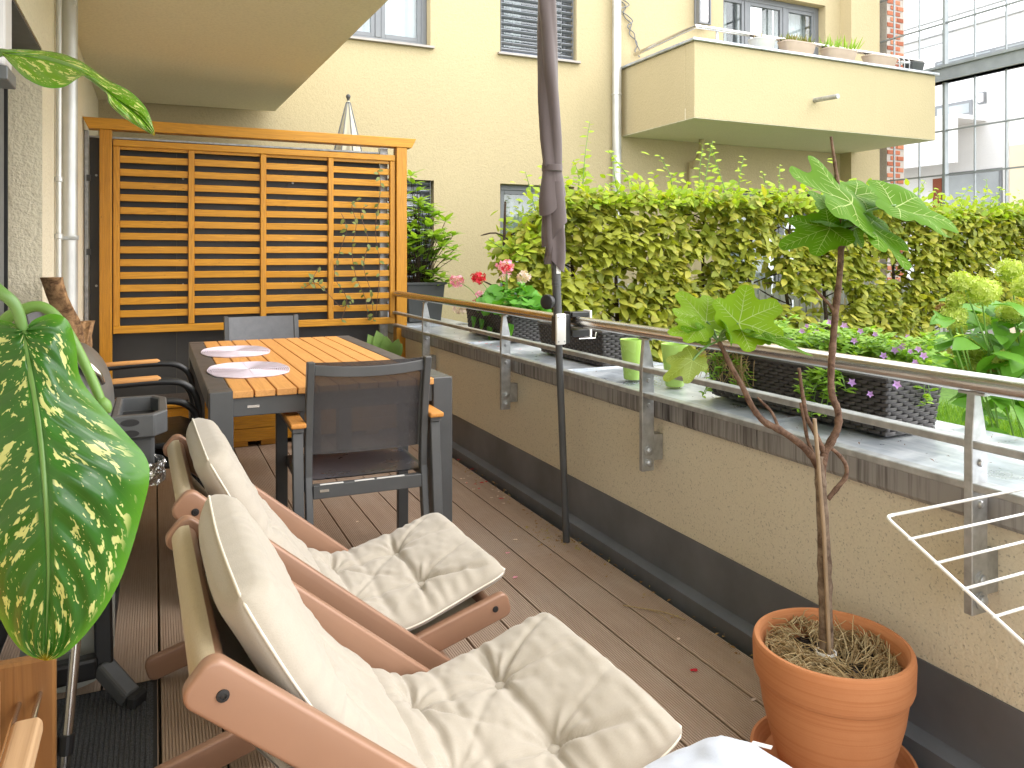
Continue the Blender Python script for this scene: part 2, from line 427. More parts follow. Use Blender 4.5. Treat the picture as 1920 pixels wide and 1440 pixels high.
def brickmat():
    t = NT('red_brick').set(.9, 0, .2); oi = t.new('ObjectInfo'); a = t.noise(t.coord(), 14, 4)
    c = t.ramp(oi.outputs['Random'], [(0, (.30, .085, .048)), (.5, (.46, .15, .08)), (1, (.55, .22, .12))]); t.col(t.mix(t.math('MULTIPLY', a, .5), c, (.22, .07, .045))); t.bump(a, .4, .004); return t.m
M['brick'] = brickmat(); M['mortar'] = plain('pale_mortar', (.40, .36, .32), .95, 0, .1, 40)
M['placemat'] = plain('lilac_woven_placemat', (.64, .56, .63), .75, 0, .08, 40, .3, 600)
def dieff(th=.585, lime=False):
    t = NT('spotted_dumb_cane_leaf').set(.22, 0, .55); uv = t.new('UVMap'); sp = t.new('SeparateXYZ'); t.lk(uv.outputs[0], sp.inputs[0])
    u = sp.outputs[0]; v = sp.outputs[1]                      # u along the midrib 0..1, v across -1..1 stored 0..1
    vc = t.math('SUBTRACT', v, .5); av = t.math('ABSOLUTE', vc)
    along = t.math('SUBTRACT', u, t.math('MULTIPLY', av, .55))   # constant along a side vein
    cx = t.new('CombineXYZ'); t.lk(t.math('MULTIPLY', along, 30.0), cx.inputs[0]); t.lk(t.math('MULTIPLY', v, 13.0), cx.inputs[1])
    dst = t.new('TexNoise'); dst.inputs['Scale'].default_value = 1.3; t.lk(cx.outputs[0], dst.inputs['Vector'])
    vm = t.new('VectorMath', operation='ADD'); t.lk(cx.outputs[0], vm.inputs[0]); t.lk(dst.outputs['Color'], vm.inputs[1])
    n1 = t.noise(vm.outputs[0], .85, 2.5, .6); cx2 = t.new('VectorMath', operation='SCALE'); t.lk(vm.outputs[0], cx2.inputs[0]); cx2.inputs['Scale'].default_value = 2.6
    n2 = t.noise(cx2.outputs[0], .9, 2, .5)
    sm = t.ramp(n1, [(th, (0, 0, 0)), (th + .02, (1, 1, 1))]); ss = t.ramp(n2, [(.66, (0, 0, 0)), (.68, (1, 1, 1))])
    spot = t.math('MAXIMUM', sm, ss)
    inner = t.ramp(av, [(.035, (0, 0, 0)), (.05, (1, 1, 1)), (.40, (1, 1, 1)), (.46, (0, 0, 0))]); spot = t.math('MULTIPLY', spot, inner)
    g = t.noise(uv.outputs[0], 5, 3)
    base = t.mix(g, (.026, .11, .014), (.05, .18, .022)) if not lime else t.mix(g, (.10, .26, .008), (.16, .36, .012))
    base = t.mix(t.ramp(av, [(.36, (0, 0, 0)), (.5, (1, 1, 1))]), base, (.10, .29, .02))
    tip = t.ramp(u, [(.975, (0, 0, 0)), (.995, (1, 1, 1))])
    base = t.mix(tip, base, (.62, .42, .03))
    vein = t.ramp(t.math('ABSOLUTE', t.math('SINE', t.math('MULTIPLY', along, 66.0))), [(.0, (.6, .6, .6)), (.10, (0, 0, 0))])
    base = t.mix(vein, base, (.07, .19, .03))
    col = t.mix(spot, base, (.66, .68, .26)); t.col(col)
    tr = t.new('BsdfTranslucent'); t.lk(t.mix(1.0, col, (.9, 1, .3), 'MULTIPLY'), tr.inputs['Color'])
    ms = t.new('MixShader'); ms.inputs[0].default_value = .28
    t.lk(t.b.outputs[0], ms.inputs[1]); t.lk(tr.outputs[0], ms.inputs[2]); t.lk(ms.outputs[0], t.out.inputs[0]); return t.m
M['dieff'] = dieff(.585); M['dieff2'] = dieff(.575, True); M['midrib'] = plain('pale_green_midrib', (.13, .25, .06), .35, 0, .1)

# ------------------------------------------------------------------ leaves
def leaf_tpl(L=1.0, Wd=.5, fold=.12, droop=.15, n=4, tipp=1.0):
    """pointed oval leaf lying along +Y from the origin, normal +Z"""
    vs = []; fs = []
    for i in range(n + 1):
        t = i / n; w = Wd / 2 * math.sin(PI * min(1, t ** .85)) ** tipp if 0 < i < n else .004
        z = -droop * t * t * L
        vs += [(-w * L, t * L, z + fold * w * L), (0, t * L, z), (w * L, t * L, z + fold * w * L)]
    for i in range(n):
        a = i * 3
        fs += [(a, a + 1, a + 4, a + 3), (a + 1, a + 2, a + 5, a + 4)]
    return np.array(vs), fs
def round_tpl(n=9, rad=.5, notch=True, cup=.15):
    vs = [(0, 0, 0)]; fs = []
    for k in range(n + 1):
        a = -PI * .9 + 1.8 * PI * k / n if notch else 2 * PI * k / n
        rr = rad * (1 + .07 * math.cos(k * PI)); vs.append((rr * math.sin(a), rr * math.cos(a), cup * rad))
    for k in range(n): fs.append((0, k + 1, k + 2))
    return np.array(vs), fs
def rots(d, nrm):
    """arrays of leaf directions and rough normals -> (N,3,3) with columns x,y,z"""
    d = d / np.linalg.norm(d, axis=1, keepdims=True); z = nrm - d * np.sum(nrm * d, axis=1, keepdims=True)
    ln = np.linalg.norm(z, axis=1, keepdims=True); z = np.where(ln < 1e-4, np.array([[0, 0, 1.]]), z / np.maximum(ln, 1e-4))
    x = np.cross(d, z); return np.stack([x, d, z], axis=2)
def scatter_mesh(name, tpl, pos, rot, sc):
    tv, tf = tpl; N = len(pos); n = len(tv)
    V = np.einsum('nij,kj->nki', rot, tv) * sc[:, None, None] + pos[:, None, :]
    me = bpy.data.meshes.new(name)
    loops = np.array([i for f in tf for i in f]); tot = np.array([len(f) for f in tf])
    me.vertices.add(N * n); me.vertices.foreach_set('co', V.astype(np.float32).ravel())
    al = (loops[None, :] + (np.arange(N) * n)[:, None]).ravel(); me.loops.add(len(al)); me.loops.foreach_set('vertex_index', al.astype(np.int32))
    tt = np.tile(tot, N); st = np.concatenate([[0], np.cumsum(tt)[:-1]])
    me.polygons.add(len(tt)); me.polygons.foreach_set('loop_start', st.astype(np.int32)); me.polygons.foreach_set('loop_total', tt.astype(np.int32))
    me.update(); me.validate(); return me
def leaf_mesh(name, tpl):
    me = bpy.data.meshes.new(name); me.from_pydata([tuple(v) for v in tpl[0]], [], tpl[1]); me.update()
    me.polygons.foreach_set('use_smooth', [True] * len(me.polygons)); return me
def mat4(pos, rot, s):
    m = Matrix([[*(rot[i] * s), pos[i]] for i in range(3)] + [[0, 0, 0, 1]]); return m
def leaves(parent, mat, tpl, pos, rot, sc, nparts=300, key=None, name='leaf', mname='foliage'):
    """the nparts leaves that show largest as parts, the rest as one part of kind stuff"""
    N = len(pos); order = np.argsort(key if key is not None else -sc); a = order[:nparts]; b = order[nparts:]
    me = None
    for i in a:
        if me is None: me = leaf_mesh(name, tpl); me.materials.append(mat)
        o = bpy.data.objects.new(name, me); C.objects.link(o); o.parent = parent
        o.matrix_parent_inverse = Matrix.Translation(-Vector(parent['_w']))
        o.matrix_basis = mat4(pos[i], rot[i], sc[i])
    if len(b):
        m2 = scatter_mesh(mname, tpl, pos[b], rot[b], sc[b]); m2.materials.append(mat)
        o = bpy.data.objects.new(mname, m2); C.objects.link(o); o.parent = parent; o['kind'] = 'stuff'
        o.matrix_parent_inverse = Matrix.Translation(-Vector(parent['_w']))
def rnd(n, a=-1, b=1): return RS.uniform(a, b, n)
def bez(p, n=12):
    """smooth curve through points"""
    p = [Vector(q) for q in p]; out = []
    for i in range(len(p) - 1):
        a = p[max(i - 1, 0)]; b = p[i]; c = p[i + 1]; d = p[min(i + 2, len(p) - 1)]
        for k in range(n):
            t = k / n
            out.append(.5 * ((2 * b) + (c - a) * t + (2 * a - 5 * b + 4 * c - d) * t * t + (3 * b - a - 3 * c + d) * t ** 3))
    out.append(p[-1]); return out
# ================================================================== SETTING
F = 7.10
o = part('ground', MB().box(-40, 60, -40, 60, -.4, -.085), plain('courtyard_ground', (.20, .19, .17), .95, 0, .2, 2)); struct(o)
lw = part('lawn', MB().box(2.19, 8.45, -6, 6.9, -.084, .02), M['lawn']); struct(lw)
n = 42000
gx = RS.uniform(2.22, 5.6, n); gy = RS.uniform(.6, 4.7, n)
dd = np.stack([rnd(n) * .45, rnd(n) * .45, np.ones(n)], 1); nn = np.stack([rnd(n), rnd(n), np.zeros(n)], 1)
gm = scatter_mesh('lawn_grass', (np.array([(-.035, 0, 0), (.035, 0, 0), (.02, .6, .03), (0, 1, .12)]), [(0, 1, 2, 3)]),
                  np.stack([gx, gy, np.full(n, .018)], 1), rots(dd, nn), RS.uniform(.05, .11, n))
gm.materials.append(M['grass']); o = bpy.data.objects.new('lawn_grass', gm); C.objects.link(o)
tag(o, 'bright green mown grass on the lawn beyond the parapet', 'grass', kind='stuff')

# deck
deck = bpy.data.objects.new('deck', None); C.objects.link(deck); struct(deck); deck['_w'] = (0, 0, 0)
def board_mesh(w=.1395, y0=-.7, y1=5.66):
    pr = [(0, -.022), (0, -.002), (.002, 0)]; k = 17; p = (w - .008) / k
    for i in range(k):
        x = .004 + i * p
        pr += [(x + p * .30, 0), (x + p * .36, -.0028), (x + p * .60, -.0028), (x + p * .66, 0)]
    pr += [(w - .002, 0), (w, -.002), (w, -.022)]
    mb = MB(); mb.prism([(x, 0, z) for x, z in pr], (0, y0, 0), (0, y1, 0)); me = mb.mesh('deck_board'); me.materials.append(M['deck']); return me
bme = board_mesh()
for k in range(-9, 5):
    x = 1.0425 + .147 * (k - 0) - .147 * 1 + .0025
    if x < -.75: continue
    o = bpy.data.objects.new('deck_board', bme); C.objects.link(o); o.parent = deck; o.location = (x, 0, 0)
part('deck_joist', MB().box(-.8, 1.69, -.7, 5.7, -.08, -.03), M['black'], deck)

# ------------------------------------------------------------------ parapet with coping
pw = thing('parapet_wall', 'low beige stucco balcony parapet with streaked zinc coping and grey base', 'wall', (1.9, 2.5, -.08))
part('wall', MB().box(1.70, 2.16, -.9, 7.095, -.08, .655), M['parapet'], pw)
part('base_flashing', MB().prism([(1.694, 0, .222), (1.694, 0, .055), (1.650, 0, .045), (1.650, 0, -.03), (1.699, 0, -.03), (1.699, 0, .222)], (0, -.9, 0), (0, 5.75, 0)), M['band'], pw)
for a, b in ((-.9, .62), (.62, 1.83), (1.83, 3.04), (3.04, 4.27), (4.27, 5.5), (5.5, 7.09)):
    m = MB().prism([(1.672, 0, .690), (2.196, 0, .699), (2.196, 0, .66), (2.19, 0, .66), (2.19, 0, .692), (1.68, 0, .684), (1.68, 0, .64), (1.672, 0, .64)], (0, a + .0015, 0), (0, b - .0015, 0))
    part('coping_sheet', m, M['coping'], pw)
    part('fascia_sheet', MB().prism([(1.6715, 0, .688), (1.6685, 0, .688), (1.6685, 0, .622), (1.676, 0, .612), (1.678, 0, .615), (1.6715, 0, .624)], (0, a + .002, 0), (0, b - .002, 0)), M['fascia'], pw)
    part('coping_seam', MB().box(1.674, 2.19, b - .006, b + .004, .6905, .7025), M['coping'], pw)

# ------------------------------------------------------------------ railing
RX = 1.624
rl = thing('balcony_railing', 'steel balcony railing with round stainless handrail and two flat bars on the parapet', 'railing', (RX, 2.5, .43))
part('handrail', MB().cyl((RX, -.9, .925), (RX, 5.60, .938), .0225, 24), M['steel'], rl, smooth=True)
part('flat_bar', MB().box(RX - .018, RX + .018, -.9, 5.60, .787, .805), M['galv'], rl, .002)
part('flat_bar', MB().box(RX - .018, RX + .018, -.9, 5.60, .695, .713), M['galv'], rl, .002)
for y in (-.15, 1.11, 2.356, 3.612, 4.886):
    pl = [(RX - .020, .425), (RX + .032, .425), (RX + .032, .80), (RX + .008, .905), (RX - .010, .905), (RX - .020, .80)]
    p = part('post', MB().prism([(x, 0, z) for x, z in pl], (0, y - .010, 0), (0, y + .010, 0)), M['galv'], rl, .0015)
    part('saddle', MB().box(RX - .010, RX + .010, y - .03, y + .03, .903, .908), M['galv'], p)
    part('bracket', MB().box(RX + .0325, 1.698, y - .006, y + .040, .46, .555), M['galv'], p, .002)
    for z in (.455, .50):
        part('bolt', MB().lathe([(.019, 0), (.019, .003), (.013, .004), (.013, .009), (.007, .013), (0, .0135)], (RX + .008, y - .010, z), 14, (0, -1, 0)), M['galv'], p, smooth=True)
    for z in (.665, .755):
        part('bolt', MB().lathe([(.0085, 0), (.0085, .003), (.006, .006), (0, .0065)], (RX + .006, y - .010, z), 10, (0, -1, 0)), M['galv'], p, smooth=True)

# ------------------------------------------------------------------ the yellow house
hs = thing('apartment_building', 'pale yellow stucco apartment house round the courtyard with windows and balconies', 'building', (3, F, -.08))
def wall_with_holes(x0, x1, z0, z1, y, holes, mat, th=.35):
    xs = sorted({x0, x1, *[h[0] for h in holes], *[h[1] for h in holes]}); zs = sorted({z0, z1, *[h[2] for h in holes], *[h[3] for h in holes]})
    m = MB(); q = lambda x, z, yy: (x, yy, z)
    inside = lambda x, z: any(h[0] < x < h[1] and h[2] < z < h[3] for h in holes)
    for i in range(len(xs) - 1):
        for j in range(len(zs) - 1):
            if inside((xs[i] + xs[i + 1]) / 2, (zs[j] + zs[j + 1]) / 2): continue
            m.add([q(xs[i], zs[j], y), q(xs[i + 1], zs[j], y), q(xs[i + 1], zs[j + 1], y), q(xs[i], zs[j + 1], y)], [(0, 1, 2, 3)])
    for a, b, c, d in holes:
        for (p, r) in (((a, c), (b, c)), ((b, c), (b, d)), ((b, d), (a, d)), ((a, d), (a, c))):
            m.add([q(*p, y), q(*r, y), q(*r, y + th), q(*p, y + th)], [(0, 1, 2, 3)])
    m.add([q(x0, z0, y + th), q(x1, z0, y + th), q(x1, z1, y + th), q(x0, z1, y + th)], [(3, 2, 1, 0)]) if not holes else None
    return m
holes = [(.95, 2.415, 3.245, 4.75), (3.15, 4.03, 3.27, 4.8), (1.45, 2.45, .75, 1.95), (3.15, 4.0, .55, 1.95), (5.974, 7.58, 2.62, 4.34), (5.98, 7.43, .4, 1.99)]
part('wall', wall_with_holes(-.45, 7.83, -.08, 6.2, F, holes, None), M['facade'], hs)
part('wall', MB().box(7.83, 8.325, 6.93, 7.3, -.08, 6.2), M['facade'], hs)
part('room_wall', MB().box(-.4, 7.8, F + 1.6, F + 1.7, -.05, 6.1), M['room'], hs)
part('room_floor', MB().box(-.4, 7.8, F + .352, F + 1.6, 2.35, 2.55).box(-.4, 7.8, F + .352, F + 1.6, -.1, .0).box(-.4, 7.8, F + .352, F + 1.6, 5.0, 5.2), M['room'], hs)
def window(x0, x1, z0, z1, mull=(), fw=.055, y=None, sill=True, cur=None, curspan=None, blind=None, pitch=.066, bottom=None):
    y = (F + .11) if y is None else y
    f = part('window', MB().box(x0, x0 + fw, y, y + .06, z0, z1).box(x1 - fw, x1, y, y + .06, z0, z1)
             .box(x0 + fw, x1 - fw, y + .001, y + .06, z1 - fw, z1).box(x0 + fw, x1 - fw, y + .001, y + .06, z0, z0 + fw), M['winframe'], hs, .004)
    edges = [x0 + fw] + list(mull) + [x1 - fw]
    for mx in mull: part('mullion', MB().box(mx - .028, mx + .028, y - .002, y + .058, z0 + fw, z1 - fw), M['winframe'], f, .004)
    for a, b in zip(edges[:-1], edges[1:]):
        a2 = a + (.03 if a in mull else .001); b2 = b - (.03 if b in mull else .001)
        m = MB()
        for (p, q, r, s) in ((a2, a2 + .04, z0 + fw, z1 - fw), (b2 - .04, b2, z0 + fw, z1 - fw), (a2 + .04, b2 - .04, z0 + fw, z0 + fw + .04), (a2 + .04, b2 - .04, z1 - fw - .04, z1 - fw)): m.box(p, q, y + .006, y + .05, r, s)
        part('sash', m, M['winframe'], f, .003)
        part('pane', MB().box(a2 + .041, b2 - .041, y + .022, y + .028, z0 + fw + .041, z1 - fw - .041), M['glass'], f)
    if sill: part('sill', MB().box(x0 - .03, x1 + .03, F - .04, y - .003, z0 - .028, z0 - .004), M['sill'], f, .003)
    if cur:
        ca, cb = curspan or (x0, x1); N = 60; A = np.zeros((N, 2, 3))
        A[:, :, 0] = np.linspace(ca, cb, N)[:, None]; A[:, :, 1] = (y + .16 + .018 * np.sin(np.linspace(0, (cb - ca) * 60, N)))[:, None]
        A[:, 0, 2] = z0; A[:, 1, 2] = z1
        part('curtain', MB().grid(A), cur, f, smooth='all')
    if blind:
        zb = blind; z = z1 - .03
        me = MB().prism([(0, 0, -.009), (0, -.018, -.016), (0, -.034, -.011), (0, -.052, .006), (0, -.050, .010), (0, -.033, -.006), (0, -.018, -.011), (0, -.001, -.004)], (x0 + .02, 0, 0), (x1 - .02, 0, 0)).mesh('blind_slat')
        me.materials.append(M['blind'])
        while z > zb:
            o = bpy.data.objects.new('blind_slat', me); C.objects.link(o); o.parent = f; o.location = (0, y - .015, z); z -= pitch
        part('bottom_rail', MB().box(x0 + .02, x1 - .02, y - .065, y - .02, zb - .045, zb - .012), M['blind'], f, .003)
        for gx in (x0 + .022, x1 - .028): part('guide', MB().box(gx, gx + .006, y - .075, y - .066, zb - .04, z1), M['winframe'], f)
        for gx in (x0 + .16, x1 - .16): part('cord', MB().cyl((gx, y - .068, zb - .03), (gx, y - .068, z1), .0025, 5), M['winframe'], f)
    return f
window(.95, 2.415, 3.245, 4.75, (1.93,), cur=M['curtain'], curspan=(1.1, 2.4))
window(3.15, 4.03, 3.27, 4.8, (), cur=M['curtain2'], curspan=(3.2, 3.5), blind=3.31)
window(1.45, 2.45, .75, 1.95, (), blind=.8, pitch=.075, cur=None)
window(3.15, 4.0, .55, 1.95, (3.78,), cur=M['curtain2'], curspan=(3.2, 3.74))
w3_ = window(5.974, 7.58, 2.62, 4.34, (6.42, 7.02), fw=.07, sill=False, cur=M['curtain2'], curspan=(5.99, 6.25))
for ca_, cb2_, mt_ in ((7.05, 7.54, 'curtain'), (6.86, 7.0, 'curtain2'), (6.45, 6.6, 'curtain')): part('curtain', MB().prism([(ca_ + (cb2_ - ca_) * k / 24, F + .30 + .015 * math.sin(k * 1.7), 0) for k in range(25)] + [(cb2_, F + .34, 0), (ca_, F + .34, 0)], (0, 0, 2.65), (0, 0, 4.3)), M[mt_], w3_)
window(5.98, 7.43, .4, 1.99, (6.95,), sill=False, cur=M['curtain2'], curspan=(6.2, 6.9))
# side wall of the house on the left with the balcony door recess
sw = MB()
XW = -.415; XD = -.545; YJ = 3.66; ZL = 2.05
sw.box(XW - .3, XW, YJ, F - .003, -.08, 2.478); sw.box(XW - .3, XW, 2.0, YJ, ZL, 2.478); sw.box(XW - .3, XW, -1.6, 2.0, -.08, 2.478)
part('wall', sw, M['jamb'], hs)
part('lintel_slot', MB().box(XD - .05, XW - .004, 2.0, YJ - .002, ZL - .012, ZL - .002), M['anthra'], hs)
d = part('balcony_door', MB().box(XD - .06, XD, YJ - .09, YJ - .003, .02, ZL - .013).box(XD - .06, XD, 2.003, YJ - .09, ZL - .11, ZL - .013).box(XD - .06, XD, 2.003, YJ - .09, .02, .12).box(XD - .06, XD, 2.003, 2.09, .12, ZL - .11), M['anthra'], hs, .004)
part('sash', MB().box(XD - .045, XD + .012, YJ - .19, YJ - .092, .122, ZL - .112).box(XD - .045, XD + .012, 2.6, 2.68, .122, ZL - .112), M['winframe'], d, .004)
part('pane', MB().box(XD - .03, XD - .022, 2.68, YJ - .19, .13, ZL - .12), M['glass'], d)
part('rubber_seal', MB().box(XD + .0005, XD + .016, YJ - .05, YJ - .028, .02, ZL - .013), M['rubber'], d)
part('curtain', MB().box(XD - .25, XD - .24, 2.0, YJ, .05, ZL), M['curtain2'], d)
# balcony slab overhead
A = P(515, 209, z=2.48); B = P(728, 0, z=2.48)
dx = (B.x - A.x) / (B.y - A.y)
xr = lambda y: A.x + dx * (y - A.y)
part('balcony_slab', MB().prism([(-.72, -1.6, 2.48), (xr(-1.6), -1.6, 2.48), (xr(6.99), 6.99, 2.48), (-.72, F - .004, 2.48)], (0, 0, 0), (0, 0, .9)), M['soffit'], hs)
# far balcony
BX, BY, BX2, BZ0, BZ1 = 4.584, 5.852, 7.91, 2.515, 3.235
bb = part('balcony', MB().box(BX, BX2, BY, BY + .14, BZ0, BZ1).box(BX, BX + .14, BY + .14, F - .003, BZ0, BZ1).box(BX2 - .14, BX2, BY + .14, F - .18, BZ0, BZ1), M['facade'], hs, .006)
part('floor_slab', MB().box(BX + .002, BX2 - .002, BY + .003, F - .004, BZ0 - .001, BZ0 + .11), M['soffit'], bb)
part('coping', MB().box(BX - .03, BX2 + .03, BY - .03, BY + .17, BZ1 + .001, BZ1 + .026).box(BX - .03, BX + .17, BY + .17, F - .01, BZ1 + .001, BZ1 + .026).box(BX2 - .17, BX2 + .03, BY + .17, F - .2, BZ1 + .001, BZ1 + .026), M['coping'], bb, .003)
part('drain_spout', MB().tube([P(1527, 188, y=BY), P(1527, 188, y=BY) + Vector((.0, -.30, -.015))], [.024, .024], 14), M['galv'], bb, smooth=True)
ry = BY + .09; rx = BX + .09
part('handrail', MB().tube([(rx + .05, F - .05, BZ1 + .17), (rx, ry + .2, BZ1 + .17), (rx, ry, BZ1 + .17), (rx + .2, ry, BZ1 + .17), (BX2 - .1, ry, BZ1 + .17)], .021, 12), M['steel'], bb, smooth=True)
for x in (rx + .25, 5.75, 6.35, 6.93, 7.7): part('rail_post', MB().tube([(x, ry, BZ1 + .026), (x, ry, BZ1 + .15)], [.022, .010], 10), M['galv'], bb)
# ------------------------------------------------------------------ wall fittings
def downpipe(name, label, x, y, z0, z1, r, mat, bends=None, clips=(), loc=None):
    t = thing(name, label, 'downpipe', (x, y, z0), group='rain downpipes on the house walls')
    part('pipe', MB().tube(bends or [(x, y, z0), (x, y, z1)], r, 20), mat, t, smooth=True)
    for z in clips: part('collar', MB().lathe([(r + .001, -.012), (r + .005, -.010), (r + .005, .010), (r + .001, .012)], (x, y, z), 20), mat, t, smooth=True)
    return t
t = downpipe('downpipe', 'fat pale zinc downpipe beside the balcony door, left of the wooden trellis', -.379, 4.339, -.05, 2.478, .0375, M['pipe'], clips=(1.30, .86))
part('clip', MB().box(-.412, -.338, 4.296, 4.301, 1.29, 1.305), M['galv'], t)
t = downpipe('downpipe', 'slim metal pipe on the stucco wall, close beside the fat zinc downpipe', -.398, 4.08, .0, 2.478, .0125, M['pipe'], clips=(1.56, 1.30, .86))
downpipe('downpipe', 'straight zinc downpipe running the full height of the yellow facade', 4.482, F - .07, -.05, 6.2, .048, M['pipe'], clips=(1.95, 2.95, 4.1))
xx = 5.47
downpipe('downpipe', 'beige downpipe with a bend hanging below the far balcony', xx, F - .06, -.05, 2.5, .032, M['facade'],
         bends=bez([(xx + .02, F - .22, 2.514), (xx + .02, F - .20, 2.36), (xx, F - .10, 2.22), (xx, F - .06, 2.08), (xx, F - .06, -.05)], 6), clips=(2.05,))
def lamp(label, x, y, z, face):
    t = thing('wall_lamp', label, 'lamp', (x, y, z), group='oblong wall lamps'); nx, ny = face
    def bx(u0, u1, w0, w1, z0, z1):
        if ny: return (x + u0, x + u1, y + ny * w1, y + ny * w0, z + z0, z + z1)
        return (x + nx * w0, x + nx * w1, y + u0, y + u1, z + z0, z + z1)
    part('bracket', MB().box(*bx(-.085, .085, 0, .03, -.20, .20)), M['winframe'], t, .006)
    part('lamp_glass', MB().box(*bx(-.06, .06, .031, .095, -.185, .185)), M['lamp'], t, .025, seg=3, smooth=True)
    for s in (-1, 1): part('side_bar', MB().box(*bx(s * .075 - .008, s * .075 + .008, .031, .10, -.20, .20)), M['winframe'], t, .003)
    for s in (-1, 1): part('end_cap', MB().box(*bx(-.066, .066, .031, .10, s * .193 - .007, s * .193 + .007)), M['winframe'], t, .003)
lp = P(1312, 10, y=F); lamp('oblong white wall lamp in a dark frame above the far balcony', lp.x, F - .001, lp.z - .04, (0, -1))
t = thing('wall_lamp', 'white oblong lamp with a dark rim beside the glazed balcony door', 'lamp', (XW, 2.45, 1.95), group='oblong wall lamps')
part('bracket', MB().box(XW, XW + .012, 2.36, 2.50, 1.66, 2.20), M['winframe'], t, .002)
part('lamp_glass', MB().box(XW + .013, XW + .062, 2.37, 2.492, 1.70, 2.19), M['lamp'], t, .012, seg=2)
part('end_cap', MB().box(XW + .012, XW + .070, 2.36, 2.497, 1.662, 1.698), M['winframe'], t, .002)
# fairy-light wire on the facade
g = [P(1165 + k * 3.4 + 5 * math.sin(k * 1.9), 2 + k * 10.5, y=F - .02) for k in range(11)]
o = part('light_garland', MB().tube(bez(g, 5), .006, 6).tube(bez([p + Vector((.05 * math.sin(i * 2.3), -.012, .02)) for i, p in enumerate(g)], 5), .006, 6), M['winframe'])
tag(o, 'thin twisted wire garland hanging on the yellow facade beside the downpipe', 'garland')
hk = [P(141 + 2 * math.sin(a) * 1, 6 - 6 * math.cos(a), y=4.3) for a in np.linspace(0, 4.2, 8)]
o = part('wire_hook', MB().tube([P(140, -30, y=4.3)] + hk[0:], .0025, 6), M['whitewire']); tag(o, 'small white wire hook hanging under the balcony slab', 'hook')

# ------------------------------------------------------------------ glass screen, brick pillar, white house
GX = 8.46
gs = thing('glass_screen_wall', 'tall steel framed glass screen with slim mullions and one heavy beam', 'glass screen', (GX, 5, -.08))
zs = [P(1773, v, x=GX).z for v in (43, 245, 328)]; zb = (P(1773, 155, x=GX).z, P(1773, 126, x=GX).z)
ys = [P(u, 200, x=GX).y for u in (1633, 1677, 1724, 1773, 1828, 1887)]; step = .36
while ys[-1] > .5: ys.append(ys[-1] - step)
yA, yB = ys[0], ys[-1]
for i, y in enumerate(ys):
    w = .026 if i in (0, 3, 7, 11) else .0095
    part('mullion', MB().box(GX - w * 1.3, GX + w * 1.3, y - w / 1.8, y + w / 1.4, -.08, 6.2), M['mullion'], gs)
part('beam', MB().box(GX - .10, GX + .05, yB, yA + .2, zb[0], zb[1]).box(GX - .13, GX + .06, yB, yA + .2, zb[1] - .03, zb[1]).box(GX - .13, GX + .06, yB, yA + .2, zb[0], zb[0] + .02), M['mullion'], gs)
zlist = zs + [zs[2] - (zs[1] - zs[2]), zs[2] - 2 * (zs[1] - zs[2]), zs[0] + .52, zs[0] + 1.04, zs[0] + 1.56]
for z in zlist: part('transom', MB().box(GX - .018, GX + .018, yB, yA, z - .008, z + .008), M['mullion'], gs)
part('wall_bracket', MB().box(GX - .12, GX - .03, yA - .02, yA + .03, 3.42, 3.50), M['mullion'], gs)
part('wall_bracket', MB().box(GX - .12, GX - .03, yA - .02, yA + .03, 2.27, 2.35), M['mullion'], gs)
zz = sorted(zlist + [-.05, zb[0], zb[1], 6.2]); pane_me = {}
for i in range(len(ys) - 1):
    for j in range(len(zz) - 1):
        if zz[j + 1] - zz[j] < .05 or (zz[j] >= zb[0] - .01 and zz[j + 1] <= zb[1] + .01): continue
        part('pane', MB().box(GX - .003, GX + .003, ys[i + 1] + .004, ys[i] - .004, zz[j] + .004, zz[j + 1] - .004), M['screen_glass'], gs)
bp = thing('brick_pillar', 'slim red brick pillar behind the end of the glass screen', 'pillar', (8.75, 7.2, -.08))
part('mortar', MB().box(8.53, 8.85, 6.992, 7.4, -.08, 6.2), M['mortar'], bp)
bm_ = MB().box(0, .112, 0, .02, 0, .052).mesh('brick', .003); bm_.materials.append(M['brick'])
for r in range(84):
    z = -.07 + r * .0745; off = 0 if r % 2 else -.06
    for k in range(4):
        x0 = 8.535 + k * .122 + off
        if x0 < 8.528 or x0 + .11 > 8.855: continue
        o = bpy.data.objects.new('brick', bm_); C.objects.link(o); o.parent = bp; o.matrix_parent_inverse = Matrix.Translation(-Vector(bp['_w'])); o.location = (x0, 6.984, z)
# white house behind the glass
WX = 14.0
wh = thing('white_house', 'white rendered house behind the glass screen with flat roof and strip windows', 'building', (WX + 2, 10, -.08))
q = lambda u, v, x=WX: P(u, v, x=x)
y0w, y1w = q(1960, 300).y - 3, q(1634, 300).y + 3
ztop = q(1773, 63).z
part('wall', MB().box(WX, WX + 5, y0w, y1w, -.08, ztop), M['white_wall'], wh)
part('roof_edge', MB().box(WX - .08, WX + 5.1, y0w, y1w, ztop + .001, ztop + .07), M['galv'], wh)
part('roof_rail', MB().cyl((WX - .02, y0w, ztop + .30), (WX - .02, y1w, ztop + .30), .03, 8).cyl((WX + .1, y0w, ztop - .16), (WX - .05, y1w, ztop - .16), .03, 8), M['galv'], wh)
def pw_win(u0, u1, v0, v1, uu=None):
    a = q(u0, v0); b = q(u1, v0 + (v0 - 480) * .0); z1 = q((u0 + u1) / 2, v0).z; z0 = q((u0 + u1) / 2, v1).z
    yl, yr = a.y, b.y
    f = part('window', MB().box(WX - .03, WX - .001, yr, yl, z0, z1), M['winframe'], wh)
    n = max(1, int((yl - yr) / .9)); w = (yl - yr) / n
    for i in range(n): part('pane', MB().box(WX - .036, WX - .031, yr + i * w + .05, yr + (i + 1) * w - .05, z0 + .06, z1 - .06), M['darkpane'], f)
    return f
M['darkpane'] = plain('dim_window_pane', (.30, .33, .34), .08, 0, .25, 1.2)
